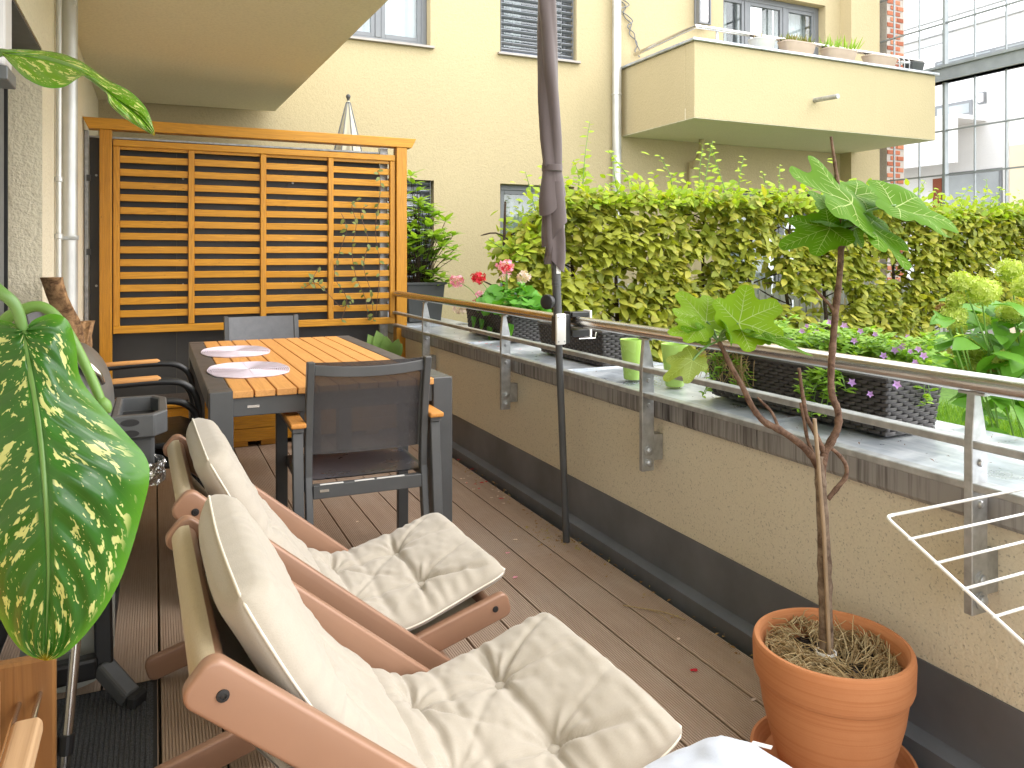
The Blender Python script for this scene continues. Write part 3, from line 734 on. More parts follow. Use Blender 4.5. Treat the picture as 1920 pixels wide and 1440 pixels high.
pw_win(1755, 1990, 88, 98)
pw_win(1755, 1824, 193, 222); pw_win(1768, 1880, 320, 460)
yy = q(1773, 300)
part('ledge', MB().box(WX - .9, WX - .001, q(1850, 300).y, y1w - .5, q(1790, 229).z - .08, q(1790, 229).z), M['white_wall'], wh)
part('balcony_front', MB().box(WX - .9, WX - .8, q(1850, 300).y, y1w - .5, q(1790, 316).z, q(1790, 229).z - .082), M['white_wall'], wh)
l = q(1843, 184); part('wall_light', MB().box(WX - .1, WX - .001, l.y - .05, l.y + .05, l.z - .085, l.z + .085), M['lamp'], wh, .015)
part('wall_light_frame', MB().box(WX - .06, WX - .002, l.y - .072, l.y - .052, l.z - .11, l.z + .11).box(WX - .06, WX - .002, l.y + .052, l.y + .072, l.z - .11, l.z + .11).box(WX - .06, WX - .002, l.y - .052, l.y + .052, l.z + .087, l.z + .11).box(WX - .06, WX - .002, l.y - .052, l.y + .052, l.z - .11, l.z - .087), M['winframe'], wh)
pp = q(1897, 300); part('downpipe', MB().cyl((WX - .1, pp.y, -.08), (WX - .1, pp.y, q(1897, 140).z), .05, 10), M['pipe'], wh)
part('brick_strip', MB().box(WX - .05, WX - .002, q(1768, 350).y, q(1752, 350).y, -.08, q(1760, 335).z), M['brick'], wh)
part('annex', MB().box(WX - 1.6, WX - .003, y0w, q(1893, 300, WX - 1.6).y, -.08, q(1905, 285, WX - .8).z), plain('peach_render', (.72, .58, .42), .9, 0, .04, 3), wh)
part('annex_upper', MB().box(WX - 1.6, WX - .003, y0w, q(1893, 300, WX - 1.6).y, q(1905, 285, WX - .8).z + .002, q(1905, 150, WX - .8).z), M['white_wall'], wh)
# ================================================================== PRIVACY SCREEN, TRELLIS, PLANTER BOX
ps = thing('privacy_screen', 'dark grey privacy panel on galvanised posts behind the wooden trellis', 'screen', (.6, 5.72, 0))
for x0, x1 in ((-.385, .1355), (.136, .8605), (.861, 1.535)):
    part('panel', MB().box(x0, x1, 5.712, 5.720, .03, 1.985), M['panel'], ps, .001)
    for z in (.35, 1.02, 1.74):
        for x in (x0 + .04,):
            part('screw', MB().lathe([(.008, 0), (.007, .003), (0, .004)], (x, 5.7115, z), 10, (0, -1, 0)), M['galv'], ps, smooth=True)
for x0, x1 in ((-.414, -.388), (1.538, 1.60)):
    part('post', MB().box(x0, x1, 5.70, 5.75, 0, 2.03), M['galv'], ps, .003)
part('top_rail', MB().box(-.387, 1.537, 5.713, 5.735, 1.987, 1.998), M['galv'], ps)
part('post_bracket', MB().box(-.40, -.375, 5.685, 5.699, 1.70, 1.74).box(-.40, -.375, 5.685, 5.699, 1.22, 1.26), M['anthra'], ps)

TY = 5.62
tr = thing('wooden_trellis', 'orange glazed wooden trellis with horizontal slats in front of the dark panel', 'trellis', (.69, TY, 0))
tl_, tr_ = P(155, 232, y=TY), P(777, 268, y=TY)
part('top_beam', MB().prism([(tl_.x, TY - .05, 2.095), (tr_.x, TY - .05, 2.095), (tr_.x - .035, TY - .05, 2.025), (tl_.x + .035, TY - .05, 2.025)], (0, 0, 0), (0, .10, 0)), M['wood_x'], tr, .003)
for x0, x1 in ((-.320, -.249), (1.632, 1.712)):
    m = MB().box(x0, x1, TY - .045, TY + .045, .0, 2.024)
    part('post', m, M['wood_z'], tr, .003)
    for k in range(5): part('groove_ridge', MB().box(x0 + .008 + k * .0125, x0 + .014 + k * .0125, TY - .0475, TY - .044, .01, 2.02), M['wood_z'], tr) if x0 < 0 else None
zt, zb_ = 1.965, .712
part('frame_rail', MB().box(-.243, 1.627, TY - .03, TY + .022, zt - .042, zt), M['wood_x'], tr, .003)
part('frame_rail', MB().box(-.243, 1.627, TY - .03, TY + .022, zb_, zb_ + .048), M['wood_x'], tr, .003)
ups = (-.225, .222, .684, 1.150, 1.606)
for i, x in enumerate(ups): part('upright', MB().box(x - .018, x + .020, TY - .026, TY + .018, zb_ + .049, zt - .043), M['wood_z'], tr, .003)
sm = {}
for k in range(14):
    z = .838 + k * .0836
    for i in range(4):
        a, b = ups[i] + .0205, ups[i + 1] - .0185
        if i not in sm:
            sm[i] = MB().box(0, b - a, -.012, .006, -.0225, .0225).mesh('slat', .0025); sm[i].materials.append(M['wood_x'])
        o = bpy.data.objects.new('slat', sm[i]); C.objects.link(o); o.parent = tr; o.matrix_parent_inverse = Matrix.Translation(-Vector(tr['_w']))
        o.location = (a, TY + RS.uniform(-.002, .002), z + RS.uniform(-.003, .003)); o.rotation_euler = (R(RS.uniform(-1, 4)), R(RS.uniform(-.25, .25)), 0)

pb = thing('planter_box', 'long low planter box of grooved orange boards under the trellis', 'planter', (.65, 5.4, 0))
PY0, PY1 = 5.16, 5.54
for k in range(3):
    z0 = .035 + k * .083
    pr = [(0, z0), (0, z0 + .02)] 
    m = MB().box(-.30, 1.58, PY0, PY0 + .022, z0, z0 + .080)
    for g in range(5): m.box(-.298, 1.578, PY0 - .0025, PY0 + .001, z0 + .006 + g * .0145, z0 + .015 + g * .0145)
    part('board', m, M['wood_x'], pb)
    part('board', MB().box(1.581, 1.60, PY0 + .023, PY1, z0, z0 + .080), M['wood_x'], pb, .002)
part('rim', MB().box(-.32, 1.61, PY0 - .015, PY0 + .045, .287, .305).box(1.56, 1.61, PY0 + .046, PY1, .287, .305), M['wood_x'], pb, .003)
part('liner', MB().box(-.28, 1.57, PY0 + .05, PY1 - .02, .04, .31), M['plastpot'], pb)
part('soil', MB().box(-.26, 1.55, PY0 + .065, PY1 - .035, .2, .318), M['soil'], pb)
for x in (-.15, .45, .62, 1.3): part('foot', MB().box(x, x + .09, PY0 + .02, PY1 - .03, 0, .034), M['wood_x'], pb, .002)

# ================================================================== TABLE
tb = thing('dining_table', 'garden table with orange slatted top and dark grey metal frame', 'table', (.6, 3.7, 0))
TX0, TX1, TY0, TY1, TZ = .168, 1.050, 2.82, 4.585, .74
for x0 in (TX0, TX1 - .072): part('side_rail', MB().box(x0, x0 + .072, TY0 + .0815, TY1 - .0815, TZ - .07, TZ), M['anthra'], tb, .003)
part('apron', MB().box(TX0 + .0725, TX1 - .0725, TY0 + .012, TY0 + .05, TZ - .09, TZ - .025), M['anthra'], tb, .002)
part('apron', MB().box(TX0 + .0725, TX1 - .0725, TY1 - .05, TY1 - .012, TZ - .09, TZ - .025), M['anthra'], tb, .002)
n = 10; w = (TX1 - TX0 - .146) / n
sl_me = MB().box(0, w - .005, TY0 + .001, TY1 - .001, -.024, 0).mesh('tabletop_slat', .002); sl_me.materials.append(M['wood_y'])
for k in range(n):
    o = bpy.data.objects.new('tabletop_slat', sl_me); C.objects.link(o); o.parent = tb; o.matrix_parent_inverse = Matrix.Translation(-Vector(tb['_w'])); o.location = (TX0 + .0755 + k * w, 0, TZ - .0005)
for x0 in (TX0 + .001, TX1 - .079):
    for y0 in (TY0 + .001, TY1 - .081): part('leg', MB().box(x0, x0 + .078, y0, y0 + .080, 0, TZ + .0005), M['anthra'], tb, .003)
part('maker_plate', MB().box(TX0 + .125, TX0 + .165, TY0 + .0095, TY0 + .0125, TZ - .062, TZ - .053), M['steel'], tb)
def placemat(label, u, v, rx_, ry_, rz):
    c = P(u, v, z=TZ + .002); t = thing('placemat', label, 'placemat', (c.x, c.y, TZ + .0005), 0, 'oval placemats on the table')
    m = MB(); N = 64; rings = 21
    for r in range(1, rings + 1):
        k = r / rings; pts = []
        for a in range(N):
            th = 2 * PI * a / N; e = 1 + .012 * math.cos(10 * th) * (k > .93)
            x = rx_ * k * e * math.copysign(abs(math.cos(th)) ** .8, math.cos(th)); y = ry_ * k * e * math.copysign(abs(math.sin(th)) ** .8, math.sin(th))
            pts.append((c.x + x * math.cos(rz) - y * math.sin(rz), c.y + x * math.sin(rz) + y * math.cos(rz), TZ + .0035))
        m.tube(pts, .0030, 5, closed=True)
    for a in range(0, N, 16):
        th = 2 * PI * a / N
        x = rx_ * math.copysign(abs(math.cos(th)) ** .8, math.cos(th)); y = ry_ * math.copysign(abs(math.sin(th)) ** .8, math.sin(th))
        m.tube([(c.x, c.y, TZ + .0045), (c.x + x * math.cos(rz) - y * math.sin(rz), c.y + x * math.sin(rz) + y * math.cos(rz), TZ + .0045)], .002, 4)
    part('weave', m, M['placemat'], t, smooth='all')
    # thin backing so the wood only glints through the holes
    bk = MB(); vs = []
    for a in range(N):
        th = 2 * PI * a / N
        x = rx_ * .985 * math.copysign(abs(math.cos(th)) ** .8, math.cos(th)); y = ry_ * .985 * math.copysign(abs(math.sin(th)) ** .8, math.sin(th))
        vs.append((c.x + x * math.cos(rz) - y * math.sin(rz), c.y + x * math.sin(rz) + y * math.cos(rz), 0))
    bk.prism(vs, (0, 0, TZ + .001), (0, 0, TZ + .003)); pass
placemat('lilac woven placemat lying at the far side of the table', 442, 659, .155, .23, R(0))
placemat('lilac woven placemat lying nearer the front edge of the table', 466, 693, .155, .23, R(0))

# ================================================================== DINING CHAIRS (front = +y)
def dining_chair(label, loc, rz, group):
    t = thing('dining_chair', label, 'chair', loc, rz, group, local=True)
    prof = [(-.085, 0), (-.03, .30), (-.005, .44), (-.008, .55), (-.03, .70), (-.062, .845)]
    for s in (-1, 1):
        x = s * .207; m = MB(); vs = []
        for y, z in prof: vs += [(x - .0125, y - .018, z), (x + .0125, y - .018, z), (x + .0125, y + .018, z), (x - .0125, y + .018, z)]
        fs = [(0, 1, 2, 3)[::-1], tuple(len(vs) - 4 + k for k in range(4))]
        for i in range(len(prof) - 1):
            for k in range(4): fs.append((i * 4 + k, i * 4 + (k + 1) % 4, i * 4 + 4 + (k + 1) % 4, i * 4 + 4 + k))
        part('back_upright', m.add(vs, fs), M['anthra'], t, .003)
        # side frame with wooden arm
        xo = s * .246
        part('leg', MB().box(xo - .022, xo + .022, .405, .435, 0, .60), M['anthra'], t, .003)
        part('leg', MB().box(xo - .022, xo + .022, -.045, -.015, .0, .60) if False else MB().prism([(xo - .018, -.105, 0), (xo + .018, -.105, 0), (xo + .018, -.075, 0), (xo - .018, -.075, 0)], (0, 0, 0), (0, .07, .60)), M['anthra'], t, .003)
        part('arm_rail', MB().box(xo - .020, xo + .020, -.045, .435, .601, .618), M['anthra'], t, .002)
        part('armrest', MB().box(xo - .026, xo + .026, -.06, .44, .6185, .636), M['arm'], t, .005, seg=2)
        part('side_rail', MB().box(s * .2195 - .011, s * .2195 + .011, -.0, .404, .385, .42), M['anthra'], t, .002)
    # curved top bar and rear seat bar
    A = np.array([[[x, -.058 - .022 * (1 - (x / .194) ** 2), .0]] for x in np.linspace(-.194, .194, 13)])
    m = MB()
    pts = [(x, -.054 - .024 * (1 - (x / .194) ** 2), .815 - .010 * (1 - (x / .194) ** 2)) for x in np.linspace(-.194, .194, 13)]
    vs = []
    for x, y, z in pts: vs += [(x, y - .009, z - .018), (x, y + .009, z - .018), (x, y + .009, z + .018), (x, y - .009, z + .018)]
    fs = [(0, 1, 2, 3), tuple(len(vs) - 4 + k for k in range(4))[::-1]]
    for i in range(12):
        for k in range(4): fs.append((i * 4 + k, i * 4 + 4 + k, i * 4 + 4 + (k + 1) % 4, i * 4 + (k + 1) % 4))
    part('top_bar', m.add(vs, fs), M['anthra'], t, .002)
    part('seat_rail', MB().box(-.194, .194, -.035, -.007, .365, .412), M['anthra'], t, .002)
    part('seat_rail', MB().box(-.225, .225, .376, .404, .385, .42), M['anthra'], t, .002)
    part('maker_plate', MB().box(-.172, -.140, -.0375, -.0345, .388, .397), M['steel'], t)
    N, K = 9, 12; G = np.zeros((K, N, 3))
    for i in range(K):
        f = i / (K - 1); z = .512 + f * .328; y0 = np.interp(z, [p[1] for p in prof], [p[0] for p in prof]) + .012
        for j in range(N):
            x = (-.193 + .386 * j / (N - 1)); G[i, j] = (x, y0 - .024 * (1 - (x / .193) ** 2), z)
    m = MB().grid(G); G2 = G.copy(); G2[:, :, 1] += .0025; m.grid(G2)
    part('back_sling', m, M['slingmesh'], t, smooth='all')
    for s in (-1, 1): part('sling_edge', MB().tube([tuple(G[i, 0 if s < 0 else -1] + np.array([s * .002, .001, 0])) for i in range(K)], .006, 8), M['anthra'], t, smooth=True)
    G = np.zeros((10, 9, 3))
    for i in range(10):
        f = i / 9; y = -.005 + f * .385
        for j in range(9):
            x = -.207 + .414 * j / 8; G[i, j] = (x, y, .428 - .018 * (1 - (x / .207) ** 2) * math.sin(PI * min(1, f * 1.1 + .05)) - .01 * max(0, f - .85) * 6)
    G2 = G.copy(); G2[:, :, 2] -= .004
    part('seat_sling', MB().grid(G).grid(G2), M['slingseat'], t, smooth='all')
    for a, b in ((-.17, -.09), (-.05, .02), (.03, .13)): part('sling_clip', MB().box(a, b, -.0355, -.026, .4122, .4145), M['whiteplas'], t)
    for s in (-1, 1):
        for y in (.42, -.09): part('foot_cap', MB().box(s * .246 - .0225, s * .246 + .0225, y - .0165, y + .0165, 0, .018), M['rubber'], t)
    return t
ch = dining_chair('dark mesh chair at the near table end with its back towards the deck chairs', (.692, 2.742, 0), R(-1.5), 'mesh chairs at the dining table')
c2 = dup(ch, (.60, 4.93, 0), R(180), 'grey mesh chair at the far end of the table in front of the trellis', 'mesh chairs at the dining table')
for c in c2.children:
    if c.name.startswith('back_sling'): c.data = c.data.copy(); c.data.materials.clear(); c.data.materials.append(M['slinggrey'])

# stacked armchairs at the screen (front = +x)
def tube_chair(label, loc, rz, group):
    t = thing('stacking_chair', label, 'chair', loc, rz, group, local=True)
    for s in (-1, 1):
        y = s * .275
        pts = bez([(-.26, y, 0), (-.24, y, .30), (-.23, y, .56), (-.19, y, .635), (-.10, y, .655), (.13, y, .665), (.225, y, .645), (.268, y, .57), (.272, y, .40), (.285, y, 0)], 6)
        part('side_frame', MB().tube(pts, .0135, 10), M['black'], t, smooth=True)
        part('armrest', MB().tube([(-.20, y, .662), (-.19, y, .666), (.125, y, .675), (.135, y, .672)], [.008, .0125, .0125, .008], 10), M['arm_x'], t, smooth=True)
    part('seat', MB().prism([(-.20, 0, .415), (.22, 0, .43), (.27, 0, .41), (.28, 0, .385), (.25, 0, .38), (.20, 0, .405), (-.20, 0, .39)], (0, -.255, 0), (0, .255, 0)), M['black'], t, .006, seg=2, smooth=True)
    part('cross_bar', MB().cyl((.272, -.262, .40), (.272, .262, .40), .011, 10), M['black'], t, smooth=True)
    part('backrest', MB().prism([(-.20, 0, .43), (-.185, 0, .43), (-.30, 0, .93), (-.315, 0, .93)], (0, -.25, 0), (0, .25, 0)), M['slinggrey'], t, .003)
    for s in (-1, 1): part('back_post', MB().tube([(-.20, s * .258, .41), (-.315, s * .258, .94)], .012, 10), M['black'], t, smooth=True)
    return t
sc = tube_chair('black tube armchair with wooden arms, the lower of the stack behind the barbecue', (-.115, 3.45, 0), R(0), 'stacked armchairs behind the barbecue')
dup(sc, (-.115, 3.51, .065), R(0), 'black tube armchair with wooden arms, the upper of the stack behind the barbecue', 'stacked armchairs behind the barbecue')

# ================================================================== DECK CHAIRS (front = +x)
def rounded_bar(a, b, h, y0, y1, n=6):
    """flat board in the xz plane with rounded ends"""
    a = Vector(a); b = Vector(b); d = (b - a).normalized(); p = Vector((-d.z, 0, d.x)); poly = []; r = h * .32; e = h * .40
    for c, s1, s2, a0 in ((a, -1, 1, PI / 2), (a, -1, -1, PI), (b, 1, -1, -PI / 2), (b, 1, 1, 0)):
        o = c + d * s1 * (e - r) + p * s2 * (h / 2 - r)
        for k in range(n + 1):
            an = a0 + PI / 2 * k / n; poly.append(o + (d * math.cos(an) + p * math.sin(an)) * r)
    return MB().prism(poly, (0, y0, 0), (0, y1, 0))
DW = .63
def deck_chair(label, loc, rz, group):
    t = thing('deck_chair', label, 'deck chair', loc, rz, group, local=True)
    B0, B1 = (.064, 0, .652), (.800, 0, .030)
    for y in (0, DW - .028):
        r = part('back_rail', rounded_bar(B0, B1, .068, y, y + .028), M['rail_wood'], t, .006, seg=3, smooth=True)
        yb = y - .0005 if y == 0 else y + .0285
        part('bolt', MB().lathe([(.0085, 0), (.008, .0015), (.0045, .002), (.004, -.0005 + .001), (0, .001)], (.077, yb, .641), 14, (0, -1 if y == 0 else 1, 0)), M['black'], r, smooth=True)
    for y in (.034, DW - .034 - .026):
        r = part('seat_rail', rounded_bar((.012, 0, .040), (.838, 0, .268), .066, y, y + .026), M['rail_wood'], t, .006, seg=3, smooth=True)
        part('bolt', MB().lathe([(.0085, 0), (.008, .0015), (.0045, .002), (0, .001)], (.82, y - .0005 if y < .3 else y + .0265, .266), 14, (0, -1 if y < .3 else 1, 0)), M['black'], r, smooth=True)
    part('crossbar', MB().cyl((.066, .0285, .650), (.066, DW - .0285, .650), .020, 14), M['rail_wood'], t, smooth=True)
    part('crossbar', MB().cyl((.815, .061, .262), (.815, DW - .061, .262), .018, 14), M['rail_wood'], t, smooth=True)
    part('crossbar', MB().cyl((.73, .0285, .085), (.73, DW - .0285, .085), .012, 12), M['rail_wood'], t, smooth=True)
    # sling: round the top bar, sagging, to the front bar
    path = bez([(.072, .674), (.054, .672), (.042, .650), (.064, .618), (.14, .525), (.25, .385), (.36, .28), (.46, .225), (.56, .207), (.67, .222), (.78, .255), (.835, .262)], 5)
    path = [(p[0], p[1]) for p in [Vector((a[0], a[1], 0)) for a in [(q[0], q[1]) for q in path]]]
    G = np.zeros((len(path), 9, 3))
    for i, (x, z) in enumerate(path):
        for j in range(9):
            f = j / 8; iw = .031 + .034 * min(1, max(0, (x - .33) / .14)); G[i, j] = (x, iw + (DW - 2 * iw) * f, z - (.012 * math.sin(PI * f) if .08 < x < .78 else 0))
    G2 = G.copy(); G2[:, :, 2] -= .0025; G2[:, :, 0] -= .0015
    part('sling', MB().grid(G).grid(G2), M['sling'], t, smooth='all')
    return t
def bez2(pts, n): return bez([(p[0], p[1], 0) for p in pts], n)
NC = (0.002, 1.050, 0); FC = (0.004, 1.835, 0); CRZ = R(1.2)
d1 = deck_chair('brown framed deck chair standing nearest, a cream cushion on it', NC, CRZ, 'deck chairs side by side')
dup(d1, FC, CRZ, 'brown framed deck chair behind the nearest one, closer to the table', 'deck chairs side by side')

def cushion(label, loc, rz, seed, sag=0):
    t = thing('seat_cushion', label, 'cushion', loc, rz, 'tufted cushions on the deck chairs', local=True)
    ctrl = [(.104, .738), (.128, .695), (.182, .600), (.262, .468), (.345, .360), (.43, .292), (.51, .266), (.60, .270), (.70, .294), (.80, .326), (.866, .346)]
    path = np.array([(p.x, p.y) for p in bez2(ctrl, 24)])
    seg = np.r_[0, np.cumsum(np.linalg.norm(np.diff(path, axis=0), axis=1))]; L = seg[-1]
    NU, NV = 190, 112; Wd = .545; y0 = .0425
    u = np.linspace(0, L, NU); px = np.interp(u, seg, path[:, 0]); pz = np.interp(u, seg, path[:, 1])
    tx = np.gradient(px, u); tz = np.gradient(pz, u); ln = np.hypot(tx, tz); tx /= ln; tz /= ln; nx, nz = -tz, tx
    s_ = np.linspace(-1, 1, NV); s_ = np.sign(s_) * (1 - (1 - np.abs(s_)) ** 1.35)         # denser at the rims
    U, V = np.meshgrid(u, s_ * Wd / 2, indexing='ij'); v1 = np.abs(s_)[None, :] * np.ones_like(U)
    # outline wobble
    e_end = np.minimum(U, L - U)
    pe = 4.0 + 1.5 * np.exp(-((U - .16) / .22) ** 2); prof = (1 - v1 ** pe) ** .5 * (1 - np.clip(1 - e_end / .05, 0, 1) ** 3.6) ** .5
    T = .092 + .014 * np.exp(-((U - .16) / .20) ** 2)
    top = T * .5 * prof
    uf = lambda X: np.interp(X, px, u)
    rows = [(uf(.672), (-.115, .115)), (uf(.475), (-.115, .115)), (uf(.235), (-.115, .115))]
    btn = [(r, y) for r, ys in rows for y in ys]
    disp = np.zeros_like(U); wob = .012 * vnoise(U * 9 + seed, V * 9, seed)
    def crease(a, b, depth, wid, fade=True):
        a = np.array(a); b = np.array(b); d = b - a; LL = d @ d
        w = np.clip(((U - a[0]) * d[0] + (V - a[1]) * d[1]) / LL, 0, 1)
        dist = np.hypot(U - a[0] - w * d[0], V - a[1] - w * d[1]) + wob * np.sin(w * PI)
        k = np.minimum(1, .15 + 4.5 * w) * (1 - .75 * w) if fade else .25 + .45 * np.sin(PI * w)
        return -depth * k * np.exp(-(dist / (wid * (.6 + .8 * w if fade else 1 + .3 * np.sin(PI * w)))) ** 2)
    for k, (r, y) in enumerate(btn):
        rr = np.hypot(U - r, V - y)
        disp += -.014 * np.exp(-(rr / .026) ** 2) - .016 * np.exp(-(rr / .075) ** 2)
        ph = np.arctan2(V - y, U - r)
        disp += .0040 * np.sin(ph * 9 + 4 * vnoise(ph * 1.3 + seed + k * 7, rr * 6, k)) * np.exp(-(rr / .075) ** 2) * np.clip(rr / .02, 0, 1)
    for r, ys in rows:
        disp += crease((r, ys[0]), (r, ys[1]), .021, .009, False)
        for s in (-1, 1): disp += crease((r, s * .115), (r + .015 * s * seed, s * .27), .020, .009)
    for (a, _), (b, _) in zip(rows[:-1], rows[1:]):
        for s in (-1, 1): disp += crease((a, s * .115), (b, s * .115), .011, .010, False)
    for s in (-1, 1):
        disp += crease((rows[0][0], s * .115), (L - .03, s * (.20 + .02 * seed)), 
 .017, .010)
        disp += crease((rows[0][0], s * .115), (L - .02, s * .06), .008, .009)
        disp += crease((rows[1][0], s * .115), (rows[0][0], -s * .115), .008, .009)
        disp += crease((rows[2][0], s * .115), (.04, s * .20), .010, .011)
    cf = uf(.40); disp += -.016 * np.exp(-((U - cf - .012 * vnoise(V * 7 + seed * 3, 0 * V, 2)) / .016) ** 2)            # fold between back and seat
    cf2 = uf(.56); disp += -.010 * np.exp(-((U - cf2 - .02 * vnoise(V * 6 + 9 + seed, 0 * V, 5)) / .013) ** 2) * (.4 + .6 * v1)
    # gathers along the seams
    ed = (1 - v1) * Wd / 2
    disp += 0.0048 * np.sin(U * 150 + 5 * vnoise(U * 14, V * 3, seed)) * np.exp(-ed / .05) * (vnoise(U * 9 + seed, 0 * U, 3) * .5 + .6) * (v1 < .995)
    disp += 0.0006 * np.sin(V * 95 + 6 * vnoise(V * 10, U * 3, seed)) * np.exp(-e_end / .05)
    disp += .0040 * vnoise(U * 8, V * 8, seed + 4) + .0018 * (1 - 2 * np.abs(vnoise(U * 17 + V * 9, V * 15 - U * 6, seed + 9))) + .0016 * vnoise(U * 60, V * 35, seed + 2)
    disp *= np.clip(prof * 1.25, 0, 1)
    corner = .012 * np.clip(v1 - .55, 0, 1) * np.exp(-((L - U) / .10) ** 2) 
    wav = .006 * vnoise(U * 6, V * 2 + 3, seed + 1)
    yy = y0 + Wd / 2 + V * (1 - .018 * np.cos(U / L * 2 * PI * 3.0 + seed) * v1) * (1 - .11 * (1 - np.sqrt(np.clip(1 - np.clip(1 - e_end / .07, 0, 1) ** 2, 0, 1))))
    def surf(off):
        o = off + wav + corner
        return np.stack([px[:, None] + nx[:, None] * o, yy, pz[:, None] + nz[:, None] * o], 2)
    topS = surf(top + disp); botS = surf(-top * .8 + .002 * vnoise(U * 12, V * 12, seed + 7) * prof)
    part('padding', MB().grid(topS).grid(botS[:, ::-1]), M['cushion'], t, smooth='all')
    edge = np.concatenate([topS[:, 0][::3], topS[-1, :][::3], topS[::-1, -1][::3], topS[0, ::-1][::3]])
    part('piping', MB().tube([tuple(p) for p in edge], .0024, 6, closed=True), M['seam'], t, smooth='all')
    for r, y in btn:
        i = int(np.argmin(np.abs(u - r))); j = int(np.argmin(np.abs(V[0] - y))); c = Vector(topS[i, j]); nrm = Vector((nx[i], 0, nz[i]))
        part('button', MB().lathe([(.015, -.004), (.0185, .003), (.0165, .007), (.009, .0098), (0, .0105)], c + nrm * .003, 18, nrm), M['cushion'], t, smooth='all')
    return t
cushion('tufted cream cushion on the nearest deck chair', NC, CRZ, 1.0)
cushion('tufted cream cushion on the deck chair closer to the table', FC, CRZ, 2.0)
# white pillow lying over the near front corner of the nearest deck chair
pk = P(1352, 1372, z=.385); lf = P(1195, 1462, z=.385); rt = P(1500, 1468, z=.385)
A = np.zeros((44, 44, 3)); E_ = np.zeros((44, 44))
for i in range(44):
    for j in range(44):
        a, b = i / 43, j / 43; a2, b2 = 2 * a - 1, 2 * b - 1; a2, b2 = a2 * math.sqrt(1 - .42 * b2 * b2), b2 * math.sqrt(1 - .42 * a2 * a2); p = pk + (lf - pk) * (1.75 * (a2 + 1) / 2 - .18) + (rt - pk) * (1.75 * (b2 + 1) / 2 - .18); A[i, j] = p; E_[i, j] = max(abs(a - .5), abs(b - .5)) * 2
        # rounded outline
        q_ = (pk + lf + rt) / 3
tk = .042 * (1 - E_ ** 3)
wv = .012 * vnoise(A[:, :, 0] * 13, A[:, :, 1] * 13, 3) * (1 - E_ ** 4) + .005 * vnoise(A[:, :, 0] * 42, A[:, :, 1] * 30, 5) * (1 - E_ ** 6)
At = A.copy(); At[:, :, 2] += tk + wv - .012; Ab = A.copy(); Ab[:, :, 2] -= tk * .6 + .012
tw = thing('white_pillow', 'white cotton pillow over the foot corner of the nearest deck chair cushion', 'pillow', tuple(pk))
part('pillow_cover', MB().grid(At).grid(Ab), M['towel'], tw, smooth='all')
part('care_tag', MB().box(-.016, .016, -.0008, .0008, -.012, .012, Matrix.Translation(Vector(A[0, 12]) + Vector((.008, .008, -.008))) @ Matrix.Rotation(R(-50), 4, 'Z') @ Matrix.Rotation(R(70), 4, 'X')), M['whiteplas'], tw)
# ================================================================== PARASOL ON THE RAILING
foot = P(1062, 1016, z=0); ptop = P(1023, 0, d=3.24)
pd = (ptop - foot); pax = lambda z: foot + pd * (z / pd.z)
pa = thing('closed_parasol', 'closed taupe parasol on a dark pole clamped to the balcony handrail', 'parasol', tuple(foot))
part('lower_pole', MB().tube([pax(.0), pax(.93)], .0150, 18), M['anthra'], pa, smooth=True)
part('upper_pole', MB().tube([pax(.9305), pax(1.085)], .0185, 18).tube([pax(1.0855), pax(1.10)], .0205, 18).tube([pax(1.1005), pax(1.22)], .0195, 18).tube([pax(1.22), pax(2.95)], .016, 14), M['anthra'], pa, smooth=True)
part('printed_label', MB().box(-.012, .008, -.0012, .0012, -.03, .03, Matrix.Translation(pax(1.165) + Vector((.004, -.0205, 0)))), M['whiteplas'], pa, label='small pale label wrapped on the upper pole')
kb = pax(1.02) + Vector((-.062, -.002, .0))
part('knob', MB().lathe([(.012, 0), (.028, .001), (.031, .004), (.031, .024), (.027, .028), (.010, .029), (.010, .042)], pax(1.02) + Vector((-.066, -.024, -.002)), 20, (.82, .45, 0)), M['black'], pa, .001, smooth=True)
def folds(z0f, z1f, rfun, ph, nf, amp, twist, nz=70, na=72, off=0.0, seed=0):
    G = np.zeros((nz, na, 3))
    for j in range(na):
        th = 2 * PI * j / na; za = z0f(th); zb2 = z1f(th)
        for i in range(nz):
            z = za + (zb2 - za) * i / (nz - 1); r = rfun(z) + off; c = pax(z); q = th + twist * (z - 1.2)
            lob = math.sin(nf * q + ph); sharp = abs(math.sin(.5 * (q * 1.0 + ph))) ** .6
            G[i, j] = (c.x + math.cos(th) * r * (1 + amp * lob) * (.86 + .2 * sharp), c.y + math.sin(th) * r * (1 + amp * lob) * (.86 + .2 * sharp), z)
    G[:, :, :2] += .004 * vnoise(G[:, :, 2] * 7 + seed, np.linspace(0, 9, na)[None, :] * np.ones((nz, 1)), seed)[:, :, None]
    return G
rf = lambda z: float(np.interp(z, [1.15, 1.24, 1.32, 1.42, 1.50, 1.56, 1.70, 1.90, 2.15, 2.40, 3.0], [.024, .032, .036, .038, .042, .036, .042, .041, .038, .034, .022]))
cp = part('canopy', MB().grid(folds(lambda t: 1.575 + .012 * math.cos(t + 2), lambda t: 2.95, rf, .6, 3, .13, 2.6, 110, 84, .001), False, True), M['canopy'], pa, smooth='all')
part('canopy_flap', MB().grid(folds(lambda t: 1.425 + .05 * math.cos(t - .2), lambda t: 1.60, lambda z: float(np.interp(z, [1.35, 1.44, 1.5, 1.56, 1.6], [.052, .051, .044, .036, .035])), 1.2, 2, .16, 1.0, 26, 72), False, True), M['canopy'], pa, smooth='all')
part('canopy_flap', MB().grid(folds(lambda t: 1.30 + .055 * math.cos(t + .3), lambda t: 1.52, lambda z: float(np.interp(z, [1.22, 1.3, 1.45, 1.52], [.046, .046, .040, .036])), 2.4, 2, .20, 1.5, 26, 72, 0, 3), False, True), M['canopy'], pa, smooth='all')
